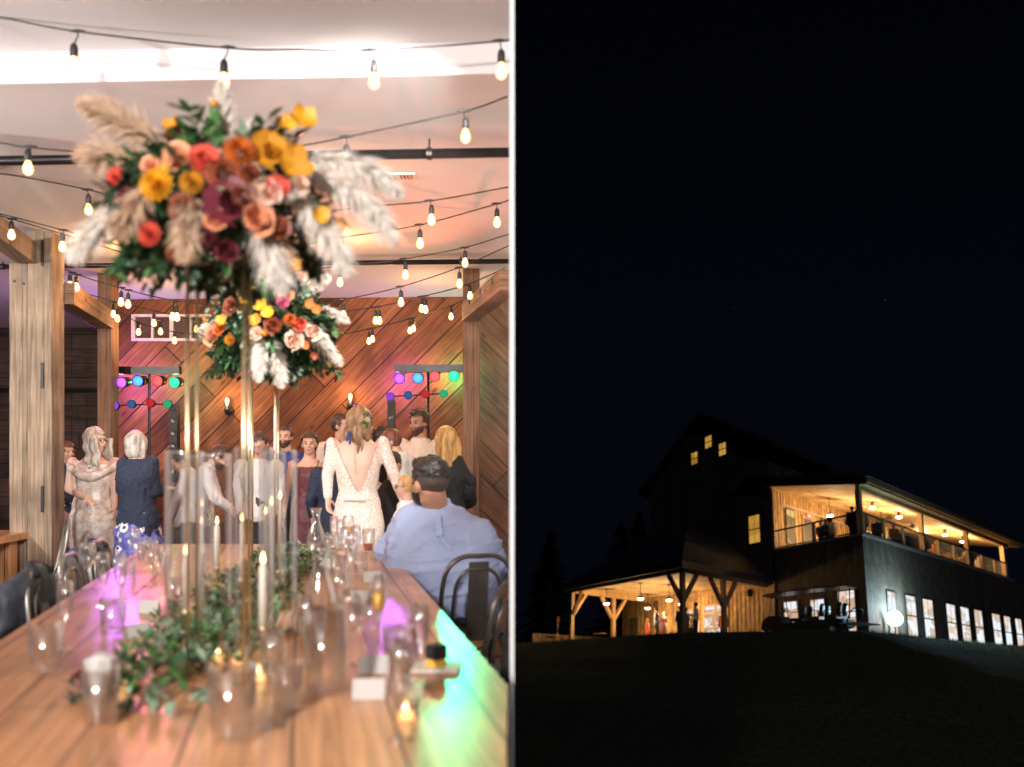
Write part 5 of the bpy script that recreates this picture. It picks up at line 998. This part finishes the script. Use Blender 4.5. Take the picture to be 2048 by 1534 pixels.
def rail(p,q,name='railing'):
    m=MB(); (s0,t0),(s1,t1)=p,q; A=lambda k,h:W(s0+(s1-s0)*k,t0+(t1-t0)*k,h); Ln=math.hypot(s1-s0,t1-t0)
    m.span(A(0,HD+1.05),A(1,HD+1.05),.09,.06,up=ev).span(A(0,HD+.2),A(1,HD+.2),.05,.05,up=ev)
    k_=int(Ln/.14)
    for i in range(k_+1): m.span(A(i/k_,HD+.2),A(i/k_,HD+1.03),.018,.018,up=ea)
    m.build('railing','frame_dark',d)
    for i in range(int(Ln/2.3)+1): k=i/max(1,int(Ln/2.3)); MB().span(A(k,HD+.14),A(k,HD+1.05),.11,.11,up=ea).build('rail_post','post_wood',d)
rail((.15,.02),(21.55,.02)); rail((.02,.2),(.02,T-.1)); rail((21.55,.05),(21.55,T-.1))
def q_(u,v): return onA(u,v,T)
for u0,u1,vt in ((1571,1590,1018),(1643,1659,1038)):
    s0,h0_=onA(u0,vt,T-.02); s1,_=onA(u1,1070,T-.02); win(d,s0,s1,h0_-1.75,h0_,'window_deck',T-.06)
s0,_=onA(1608,1085,T); s1,_=onA(1624,1085,T); m=MB(); wb(m,s0,s1,T-.05,T-.01,HD+.14,HD+2.25); dr=m.build('door','roof_dark',d); m=MB(); wb(m,s0-.12,s0,T-.07,T-.01,HD+.14,HD+2.37); wb(m,s1,s1+.12,T-.07,T-.01,HD+.14,HD+2.37); wb(m,s0,s1,T-.07,T-.01,HD+2.25,HD+2.37); m.build('door_frame','post_wood',dr)
for tt in(1.6,4.4): MB().span(W(1.5,tt,7.15 if tt<3 else 7.5),W(23,tt,7.15 if tt<3 else 7.5),.03,.03,up=ev).build('ceiling_pipe','frame_dark',d)
MB().span(W(1.0,T-.08,HD+2.62),W(14.8,T-.08,HD+2.62),.06,.05,up=ev).build('cable_tray','metal_strap',d)
# exit sign
s_,h_=onA(1617,1033,T-.08); t=thing('exit_sign','small red glowing EXIT sign on the deck wall','sign',W(s_,T-.08,h_)); m=MB(); wb(m,s_-.2,s_+.2,T-.13,T-.05,h_-.11,h_+.11); m.build('sign_box','exit_red',t)
cu=bpy.data.curves.new('x','FONT'); cu.body='EXIT'; cu.size=.2; cu.align_x='CENTER'; cu.align_y='CENTER'; cu.extrude=.003; co=bpy.data.objects.new('lettering',cu); sc.collection.objects.link(co)
me=bpy.data.meshes.new_from_object(co.evaluated_get(bpy.context.evaluated_depsgraph_get())); bpy.data.objects.remove(co)
for v in me.vertices: p=v.co.copy(); v.co=ea*p.x+ev*p.y-eb*(p.z+.065)
ob=bpy.data.objects.new('lettering',me); sc.collection.objects.link(ob); me.materials.clear(); me.materials.append(M['exit_letter']); ob.parent=t
# pendant lamps
def pendant(s_,t_,h_,hc,label,power=55,grp='pendant lamps of the deck and the porch'):
    c=W(s_,t_,h_); t=thing('pendant_lamp',label,'lamp',c,grp); x,y_,z=ea,ev.cross(ea).normalized(),ev
    MB().tube([c+ev*.06,W(s_,t_,hc)],.018,6).lathe([(.09,0),(.09,.05)],W(s_,t_,hc-.05),12,(x,y_,z)).build('stem','frame_dark',t)
    MB().lathe([(.27,0),(.25,.03),(.12,.09),(.06,.15),(.03,.16)],c,20,(x,y_,z),cap=False).build('shade','frame_dark',t,smooth=True)
    MB().ell(c-ev*.01,(.16,.16,.07),(x,y_,z)).build('bulb','lamp_warm',t,smooth=True)
    lamp('pendant_light','POINT',c-ev*.55,power*(4.3 if s_<8 else 8.0),(1,.64,.30),shadow_soft_size=.08)
lb=['first pendant lamp right of the deck corner post','second pendant lamp right of the deck corner post','pendant lamp left of the third deck post','pendant lamp beside the third deck post at the far end','pendant lamp in front of the deck wall boards, left of the corner post','pendant lamp glowing through the railing just left of the corner post','pendant lamp seen behind the second deck post']
for (u,v,tt),la in zip(((1745,1015,1.9),(1798,1034,1.9),(1890,1069,1.9),(1926,1083,1.9),(1660,1031,4.2),(1714,1049,4.2),(1843,1053,4.2)),lb):
    s_,h_=onA(u,v,tt); pendant(s_,tt,h_,HB+.12+(hT-HB)*tt/T,la)
# ceiling fans of the deck
for (u,v),la in zip(((1779,1036),(1825,1052),(1763,1040)),('ceiling fan right of the first deck lamps','ceiling fan left of the second deck post','small ceiling fan behind the corner post')):
    tt=3.2; s_,h_=onA(u,v,tt); c=W(s_,tt,h_); t=thing('ceiling_fan',la,'fan',c,'ceiling fans of the deck'); MB().tube([c,W(s_,tt,HB+.12+(hT-HB)*tt/T)],.03,6).lathe([(.05,.12),(.16,.0),(.12,-.08)],c,12,(ea,ev.cross(ea).normalized(),ev)).build('motor','frame_dark',t)
    for k in range(4): a=k*PI/2+.4; dd=ea*math.cos(a)+eb*math.sin(a); MB().span(c+dd*.1,c+dd*.7,.12,.015,up=ev).build('blade','frame_dark',t)
# great hall with its gable
t=thing('barn_hall','huge dark gabled barn hall with three small golden windows under its ridge','building',W(0,12,0))
G_=[(0,T+.14,-.5),(0,T+.14,10.0),(0,12.3,13.15),(0,18.6,10.0),(0,18.6,-.5)]
m=MB(); wp(m,[(.02,)+p[1:] for p in G_],(17,0,0)); m.build('wall','siding_b',t)
m=MB(); wp(m,[(-.5,T-.9,9.68),(-.5,12.3,13.25),(-.5,12.3,13.5),(-.5,T-.9,9.93)],(18,0,0)); wp(m,[(-.5,19.4,9.68),(-.5,19.4,9.93),(-.5,12.3,13.5),(-.5,12.3,13.25)],(18,0,0)); m.build('roof','roof_dark',t)
for u,v in ((1417.5,884),(1445.5,898.5),(1389.5,917)):
    tt,hh=onB(u,v); winb(t,tt-.33,tt+.33,hh-.36,hh+.36,'window_gold',s=-.03)
tt,hh=onB(1509.5,1058.5); winb(t,tt-.46,tt+.46,hh-.72,hh+.72,'window_gold',s=-.03)
# porch (timber framed pavilion)
S0,S1,T0,T1,HP=-7.8,0,6.75,18.4,2.8
t=thing('timber_porch','timber framed porch with Y braced posts, lit warm from inside','porch',W(S0,T0,0))
m=MB(); wb(m,S0,S1-.03,T0+.0,T1+.2,HP+.22,HP+.26); m.build('soffit','soffit_b',t)
m=MB(); wp(m,[(S0-.5,T0-.5,HP+.27),(S0+3.5,T0+3.2,HP+2.6),(S0+3.5,T1-3.2,HP+2.6),(S0-.5,T1+.6,HP+.27)],(0,0,.08)); wp(m,[(S0-.5,T0-.5,HP+.27),(S1,T0-.5,HP+.27),(S1,T0+3.2,HP+2.6),(S0+3.5,T0+3.2,HP+2.6)],(0,0,.08)); wp(m,[(S0+3.5,T0+3.2,HP+2.6),(S1,T0+3.2,HP+2.6),(S1,T1-3.2,HP+2.6),(S0+3.5,T1-3.2,HP+2.6)],(0,0,.08)); wp(m,[(S0-.5,T1+.6,HP+.27),(S0+3.5,T1-3.2,HP+2.6),(S1,T1-3.2,HP+2.6),(S1,T1+.6,HP+.27)],(0,0,.08)); m.build('roof','roof_dark',t)
m=MB(); wb(m,S0-.45,S1-.03,T0-.48,T0-.40,HP+.06,HP+.30); wb(m,S0-.48,S0-.40,T0-.40,T1+.5,HP+.06,HP+.30); m.build('fascia','roof_dark',t)
m=MB(); wb(m,S0,S0+.26,T0+.26,T1,HP-.06,HP+.22); wb(m,S0,S1-.05,T0,T0+.26,HP-.06,HP+.22); wb(m,S0+.26,S1-.05,T1-.26,T1,HP-.06,HP+.22); m.build('tie_beams','post_wood',t)
def ypost(s_,t_,arms):
    m=MB(); wb(m,s_-.13,s_+.13,t_-.13,t_+.13,-.3,HP-.065); p=m.build('post','post_wood',t)
    for ds,dt in arms: MB().span(W(s_+ds*.10,t_+dt*.10,HP-1.25),W(s_+ds*1.15,t_+dt*1.15,HP-.06),.16,.17,up=ev).build('brace','post_wood',p)
ypost(S0+.13,T0+.13,((1,0),(0,1))); ypost(-4.2,T0+.13,((1,0),(-1,0))); ypost(S0+.13,T1-.13,((1,0),(0,-1))); ypost(-3.9,T1-.13,((1,0),(-1,0)))
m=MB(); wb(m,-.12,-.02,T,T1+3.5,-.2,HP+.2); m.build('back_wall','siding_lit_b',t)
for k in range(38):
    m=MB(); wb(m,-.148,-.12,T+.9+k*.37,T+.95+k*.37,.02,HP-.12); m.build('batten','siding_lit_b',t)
m=MB(); wb(m,-.16,-.12,T,T1+3.4,HP-.12,HP-.06); m.build('wall_trim','post_wood',t)
m=MB(); wb(m,S0-.4,-.02,T0-.6,T1+1,-.12,.02); m.build('porch_floor','concrete_dark',t)
def pdoor(u0,u1,hh,kind='glass'):
    t0,_=onB(u1,1240,-.16); t1,_=onB(u0,1240,-.16); m=MB(); wb(m,-.2,-.12,t0-.1,t1+.1,hh,hh+.12)
    for tt_ in(t0-.1,(t0+t1)/2-.05,t1): wb(m,-.2,-.12,tt_,tt_+.1,0.03,hh)
    for z in(.03,hh-.42): wb(m,-.2,-.12,t0,t1,z,z+.1)
    f=m.build('double_door','post_wood',t); m=MB(); wb(m,-.15,-.125,t0,t1,.03,hh); m.build('pane','window_cool_b',f)
    for k in(-1,1): MB().span(W(-.24,(t0+t1)/2+k*.15,1.0),W(-.24,(t0+t1)/2+k*.6,1.0),.03,.05,up=ev).build('push_bar','metal_strap',f)
pdoor(1409,1455,2.1); pdoor(1357,1398,2.0)
t0,_=onB(1276,1250,-.16); t1,_=onB(1258,1250,-.16); m=MB(); wb(m,-.17,-.12,t0,t1,.03,1.95); dd=m.build('side_door','olive_cloth',t); m=MB(); wb(m,-.2,-.12,t0-.12,t0,.03,2.05); wb(m,-.2,-.12,t1,t1+.12,.03,2.05); m.build('door_frame','post_wood',dd)
for u,v in((1312,1208),(1499,1186)): tt,hh=onB(u,v,-.2); MB().ell(W(-.2,tt,hh),(.16,.16,.2)).build('wall_speaker','frame_dark',t,smooth=True)
for (u,v),la in zip(((1213,1207),(1281,1197),(1295.5,1216),(1362.5,1208),(1338,1200)),('leftmost pendant lamp of the porch, before the left Y post','highest pendant lamp of the porch, left of the corner post','pendant lamp of the porch above the guests at the table','pendant lamp of the porch right of the corner post','pendant lamp of the porch behind the corner post')):
    s_,t_=onG(u,v,2.22); s_=min(max(s_,S0+.6),-.6); t_=min(t_,T1-.5); pendant(s_,t_,2.22,HP+.22,la,42)
# bar tables, bench, low wall, stake
def htable(u,v,h_,rr,label):
    s_,t_=onG(u,v,h_); t=thing('bar_table',label,'table',W(s_,t_,0),'round bar tables of the porch'); ax=(ea,ev.cross(ea).normalized(),ev)
    MB().lathe([(rr,-.03),(rr,0)],W(s_,t_,h_),24,ax).build('tabletop','post_wood',t); MB().tube([W(s_,t_,.03),W(s_,t_,h_-.03)],.04,8).build('pillar','frame_dark',t); MB().lathe([(.28,0),(.05,.04)],W(s_,t_,.02),16,ax).build('foot','frame_dark',t)
htable(1108,1272,.72,.42,'round table outside the porch, left of its corner post'); htable(1199,1267,.75,.42,'round table just left of the left Y post'); htable(1318,1253,1.02,.42,'bar table between the man in blue and the woman in red'); htable(1524,1257,1.0,.40,'bar table by the corner of the dark wing')
s_,t_=onG(1478,1273,.45); t=thing('wooden_bench','low wooden bench against the board wall of the porch','bench',W(s_,t_,0)); m=MB(); wb(m,s_-.25,s_+.25,t_-.9,t_+.9,.42,.48); m.build('seat','post_wood',t)
for k in(-.7,.7): m=MB(); wb(m,s_-.2,s_+.2,t_+k-.05,t_+k+.05,.03,.42); m.build('leg','post_wood',t)
p0=W(*onG(1066,1266,.85),.85); p1=W(*onG(1232,1277,.85),.85); t=thing('low_board_wall','long low board wall catching the porch light at the far left','wall',p0-ev*.85); m=MB(); A=p0; B=p1; m.add([A,B,B-ev*1.1,A-ev*1.1]+[q+eb*.1 for q in(A,B,B-ev*1.1,A-ev*1.1)],[(0,1,2,3),(4,7,6,5),(0,4,5,1),(2,6,7,3),(1,5,6,2),(0,3,7,4)]); m.build('boards','siding_lit_a',t)
c=W(*onG(1115,1268,.8),.8); t=thing('garden_stake','thin pale stake with a rust red top left of the porch','stake',c-ev*.8); MB().tube([c-ev*.8,c+ev*.75],.02,6).build('pole','metal_strap',t); MB().cone(c+ev*.7,.06,c+ev*1.0,.1).cone(c+ev*.85-ea*.1,.04,c+ev*.8+ea*.12,.05).build('top','rust_cloth',t)
# guests on the porch
fr=(ea.cross(ev)*-1 if False else ev.cross(ea).normalized()*0+ea, (ev.cross(ea)).normalized(), ev)
Xc=V((1,0,0)); Xc=(Xc-ev*Xc.dot(ev)).normalized(); fr=(Xc,ev.cross(Xc).normalized(),ev)
def guest(label,u,v,face,top,bottom,hair,h=1.75,dress=None,build=1.0,skin='skin',J={},floor=0,**k):
    s_,t_=onG(u,v,floor+h); s_=min(s_,-.5) if floor==0 else s_
    return person(label,base=W(s_,t_,floor+.03),frame=fr,h=h,face=face,top=top,bottom=bottom,hair=hair,dress=dress,build=build,skin=skin,J=J,vox=.028,**k)
guest('man in a light blue jacket standing at the bar table on the porch',1313,1216,100,('jean_blue',1.0,.1),'olive_cloth',('hair_auburn','short'),1.72)
guest('laughing woman in a burgundy v neck dress at the bar table on the porch',1326,1224,200,None,None,('hair_dark','bun'),1.6,dict(mat='velvet',top=.9,hem=.3,sleeve=.4))
guest('woman in black seen from behind right of the porch corner post',1361,1213,340,('cloth_black',.8,.1),'cloth_black',('hair_dark','bob'),1.65,build=1.1)
guest('woman in an olive dress, hair up, between the woman in black and the tall man',1372,1217,40,None,None,('hair_brown','bun'),1.6,dict(mat='olive_cloth',top=.95,hem=.5,sleeve=.3))
guest('small guest in grey facing us left of the tall man',1382,1228,180,('shirt_cream',1.0),'trousers',('hair_blonde','short'),1.5,J=dict(wrR=(.05,.25,1.1),wrL=(-.05,.25,1.1)))
guest('tall man in a white shirt and dark trousers holding a glass on the porch',1391,1206,300,('shirt_white',1.0),'trousers',('hair_dark','short'),1.85,J=dict(wrR=(.1,.3,1.15),wrL=(-.1,.3,1.15)))
guest('man in a rust brown shirt before the double door behind the right Y post',1446,1222,200,('rust_cloth',1.0,.05),'trousers',('hair_dark','short'),1.7)
guest('blonde woman in a red dress leaning at the left end of the porch group',1295,1238,60,None,None,('hair_blonde','blonde'),1.45,dict(mat='petal_coral',top=.9,hem=.2,sleeve=0))
c=W(*onG(1449,1237,1.2),1.2); tag(MB().ell(c,.06).build('red_light','red_spark',smooth=True,origin=c),'tiny red light in the hand of the man in rust brown','light')
# guests on the deck, dark against the lamps
DG=[(1566,1064,.6,1.45,'guest sitting at the far left of the deck behind the railing'),(1601,1067,2.2,1.3,'seated guest below the deck exit sign'),(1612,1068,2.6,1.3,'guest in a pale top seated right of the exit sign'),(1640,1071,3.0,1.25,'small seated guest right of the deck door'),(1659,1052,3.2,1.75,'tall guest standing by the deck wall window'),(1706,1052,.9,1.7,'broad dark guest left of the deck corner post'),(1723,1050,.8,1.75,'dark guest against the deck corner post'),(1755,1062,.7,1.5,'dark guest right of the deck corner post'),(1788,1068,.7,1.5,'dark guest between the first two rail posts'),(1871,1100,.8,1.4,'guest behind the rail right of the second deck post'),(1930,1117,.9,1.35,'blonde guest sitting near the third deck post'),(1957,1120,.9,1.4,'guest with a pale shoulder near the far end of the deck')]
for i,(u,v,dt,hh,la) in enumerate(DG):
    s_,h_=onA(u,v,dt); s_=max(s_,.5)
    person(la,base=W(s_,dt,HD+.15+max(-.3,min(0,h_-HD-.15-hh))),frame=fr,h=hh,face=(180,150,200,170,10,0,30,200)[i%8],top=(('cloth_black','olive_cloth','shirt_cream','rust_cloth','cloth_navy')[(i*2)%5],1.0,.1),bottom='trousers',hair=(('hair_blonde' if i==10 else 'hair_dark'),'short' if i%2 else 'bob'),build=1.15,vox=.034)
for (u,v,dt,la) in ((1875,1125,1.2,'deck table right of the second post'),(1900,1132,1.2,'deck table between the second and third posts'),(1925,1140,1.2,'deck table left of the third post')):
    s_,h_=onA(u,v,dt); h_=HD+.9; t=thing('deck_table',la,'table',W(s_,dt,HD+.14),'wooden tables on the deck'); m=MB(); wb(m,s_-.6,s_+.6,dt-.35,dt+.35,h_-.05,h_); m.build('tabletop','post_wood',t)
    for a in(-.5,.5):
        for b in(-.28,.28): m=MB(); wb(m,s_+a-.04,s_+a+.04,dt+b-.04,dt+b+.04,HD+.15,h_-.05); m.build('leg','post_wood',t)
# floodlight by the first window of the wing
s_,h_=onA(1789,1237,-.5); c=W(s_,-.5,h_); dv=(V((0,0,EYE))-c).normalized(); t=thing('floodlight','dazzling white floodlight on a short stand before the first window of the wing','floodlight',W(s_,-.5,0)); ax=axes(dv)
MB().lathe([(.08,-.2),(.3,-.06),(.34,.03),(.33,.03)],c,24,ax,cap=False).build('reflector','metal_strap',t,smooth=True); MB().lathe([(.001,.03),(.2,.02),(.31,.0)],c,24,ax,cap=False).build('lamp_face','flood_face',t,smooth=True)
MB().tube([W(s_,-.5,-.1),c-ev*.2-dv*.1],.03,8).build('stand','frame_dark',t)
for k in range(3): a=k*2.1; MB().tube([W(s_,-.5,.35),W(s_+.4*math.cos(a),-.5+.4*math.sin(a),-.05)],.015,6).build('leg','frame_dark',t)
lamp('flood_glow_point','POINT',c+ea*.6+ev*.35-eb*.5,520,(.5,.82,1),shadow_soft_size=.15); lamp('flood_glow_point','POINT',c+ea*2.0-eb*.4+ev*.6,200,(.5,.82,1),shadow_soft_size=.15)  # added points off the lamp face, mimicking its glow on the wall
# six seat golf cart
sC=-3.4; tA,_=onB(1700,1270,sC); tB,_=onB(1540,1270,sC)
def K(x,y,z): return W(sC+y,tA+(tB-tA)*x,z-.05)      # x 0 rear .. 1 front
t=thing('golf_cart','dark six seat golf cart with a long canopy parked on the grass before the wing','golf cart',K(.5,0,0))
m=MB()
for y in(-.55,): pass
prof=[(.0,.35),(.0,.62),(.25,.66),(.60,.62),(.74,.60),(.80,.95),(.93,.98),(1.02,.75),(1.04,.42),(.95,.25),(.1,.25)]
k=len(prof); m.add([K(x,-.55,z) for x,z in prof]+[K(x,.55,z) for x,z in prof],[tuple(range(k)),tuple(range(2*k-1,k-1,-1))]+[(i,(i+1)%k,k+(i+1)%k,k+i) for i in range(k)]); m.build('body','cart_body',t)
m=MB(); pr=[(-.05,1.86),(.05,1.93),(.5,1.97),(.95,1.92),(1.02,1.84),(.95,1.87),(.5,1.91),(.05,1.87)]; k=len(pr); m.add([K(x,-.6,z) for x,z in pr]+[K(x,.6,z) for x,z in pr],[tuple(range(k)),tuple(range(2*k-1,k-1,-1))]+[(i,(i+1)%k,k+(i+1)%k,k+i) for i in range(k)]); m.build('canopy','cart_body',t)
for x0_,x1_ in((.93,.88),(.66,.70),(.34,.32),(.05,.03)):
    for y in(-.5,.5): MB().tube([K(x0_,y,.7),K(x1_,y,1.88)],.022,6).build('canopy_strut','frame_dark',t)
for x in(.56,.34,.14):
    m=MB(); m.add(*(lambda P:(P,[(0,1,3,2),(4,6,7,5),(0,4,5,1),(2,3,7,6),(0,2,6,4),(1,5,7,3)]))([K(a,b,c_) for a in(x-.06,x+.08) for b in(-.5,.5) for c_ in(.66,.80)])); s_=m.build('seat','cart_seat',t)
    for b in(-.27,.27): m=MB(); m.loft([(K(x-.06,b,.80),eb,ea,.07,.20),(K(x-.065,b,1.0),eb,ea,.09,.23),(K(x-.075,b,1.22),eb,ea,.08,.21),(K(x-.08,b,1.30),eb,ea,.04,.15)],14); m.build('backrest','cart_seat',s_,smooth=True)
    for b in(-.53,.53): MB().tube(spline([K(x-.05,b,.82),K(x-.05,b,1.0),K(x+.06,b,1.02),K(x+.09,b,.84)],5),.018,6).build('armrest','frame_dark',s_)
c=K(.74,-.25,1.18); dd=(eb*-.5+ev*.85).normalized(); ax=axes(dd); MB().tube([c+(ax[0]*math.cos(i/16*2*PI)+ax[1]*math.sin(i/16*2*PI))*.2 for i in range(17)],.022,6).tube([c-ax[0]*.2,c+ax[0]*.2],.015,6).tube([c,K(.84,-.25,.8)],.025,6).build('steering_wheel','frame_dark',t,smooth=True)
MB().tube(spline([K(-.02,-.5,.35),K(-.10,-.5,.95),K(-.10,.5,.95),K(-.02,.5,.35)],6),.028,8).tube([K(-.08,-.45,1.15),K(.02,-.45,1.15)],.02,6).build('rear_rail','frame_dark',t,smooth=True)
MB().span(K(-.22,0,.42),K(-.0,0,.42),1.0,.04,up=ev).build('rear_step','metal_strap',t)
for x in(.12,.90):
    for y in(-.5,.5):
        cc=K(x,y,.24); w_=MB().lathe([(.14,-.09),(.24,-.09),(.26,-.05),(.26,.05),(.24,.09),(.14,.09)],cc,20,(eb,ev,ea)).build('wheel','black_rubber',t,smooth=True); MB().lathe([(.02,-.1),(.13,-.095),(.13,.095),(.02,.1)],cc,16,(eb,ev,ea)).build('rim','metal_strap',w_,smooth=True)
# small pale vent cap on the porch roof
c=W(*onG(1225,1131,4.2),4.2); tag(MB().lathe([(.22,0),(.24,.03),(.05,.08)],c,16,(ea,ev.cross(ea).normalized(),ev)).build('vent_cap','wax',origin=c),'small pale round vent cap on the dark porch roof','vent')
# ------------------------------------------------------------------ the grassy bank
fl_=[(60,-2.4),(26,-2.2),(12,-2.6),(2,-3.6),(-6,-3),(-10.2,4),(-10.6,12),(-10.6,20),(-12,32),(-16,60)]
top_=[W(s_,t_,-.08+(.030*max(0,s_-4) if s_<40 else .66)) for s_,t_ in fl_]; back=[W(s_+40,t_+60,-.08) for s_,t_ in fl_]
m=MB(); N=44; Mx=60
poly=[]; 
def lerp_poly(P,k): k*=len(P)-1; i=min(int(k),len(P)-2); return P[i].lerp(P[i+1],k-i)
near=[V((40-8*i,12.5,-4.75)) for i in range(10)]; near=[V((44,14,-5.0)),V((34,13.5,-4.8)),V((26,13,-4.7)),V((20,12.5,-4.6)),V((14,12,-4.5)),V((8,12,-4.5)),V((3,12,-4.4)),V((-2,12,-4.4)),V((-10,12,-4.4)),V((-24,12,-4.4))]
vs=[];fs=[]
for i in range(N+1):
    k=i/N
    for j in range(Mx+1):
        g=j/Mx; a=lerp_poly(near,g); b=lerp_poly(top_,g); p=a.lerp(b,k); hump=.25*math.sin(k*PI)*(1 if k>.4 else .6)*max(0,min(1,(g-.25)*4)); p=p+V((0,0,hump))+ev*(.10*noise.noise(p*.45)*math.sin(min(1,k*1.0)*PI)); vs.append(p)
for i in range(N):
    for j in range(Mx): a=i*(Mx+1)+j; fs.append((a,a+1,a+Mx+2,a+Mx+1))
k0=len(vs)
vs+=[W(s_,t_,-.08) for s_,t_ in((90,-4),(90,90),(-16,90))]
m.add(vs,fs); tp=[N*(Mx+1)+j for j in range(Mx+1)]; m.f.append(tuple(tp+[k0+2,k0+1,k0][:3]))
struct(m,'grass_bank','grass_ground',smooth=True)
m=MB(); random.seed(21)
for i in range(9000):
    g=random.random(); b=lerp_poly(top_,.1+.75*g); a=lerp_poly(near,.1+.75*g); kk=random.random()**2*.22; p=b.lerp(a,kk)+V((0,0,.25*math.sin((1-kk)*PI)*max(0,min(1,(.1+.75*g-.25)*4)))); d=(ev+rnd()*.5).normalized(); hgt=random.uniform(.05,.16); s_=rnd().normalized()*.008; m.add([p-s_,p+s_,p+d*hgt],[(0,1,2)])
o=m.build('grass','grass_blade'); tag(o,'uncut grass along the crest of the dark bank','grass',kind='stuff')
# conifers behind the porch, almost lost in the dark
def conifer(s_,t_,hh,label,seed):
    random.seed(seed); c=W(s_,t_,-.1); t=thing('conifer_tree',label,'tree',c,'dark trees behind the porch'); MB().tube([c,c+ev*hh*.5,c+ev*hh*.97],[.22,.13,.02],8).build('trunk','bark',t)
    m=MB()
    for i in range(900):
        k=random.random()**.8; z=hh*(.12+.88*k); r_=hh*.34*(1-k)**.8*random.uniform(.3,1.15)+.15; a=random.uniform(0,2*PI); o=ea*math.cos(a)+V(ev.cross(ea).normalized())*math.sin(a); p=c+ev*z; d=(o-ev*.25).normalized(); sd=d.cross(ev).normalized(); w_=.12+.25*(1-k)
        m.add([p+d*r_*.1,p+d*r_*.6+sd*w_,p+d*r_,p+d*r_*.6-sd*w_],[(0,1,2,3)])
    m.build('crown','needles',t)
for a in ((6,27,11,'tallest dark conifer left of the barn hall',1),(-2,31,9,'dark conifer at the left above the low board wall',2),(2,24,7.5,'dark conifer just left of the porch roof',3),(10,35,12,'far dark conifer behind the others',4)): conifer(*a)
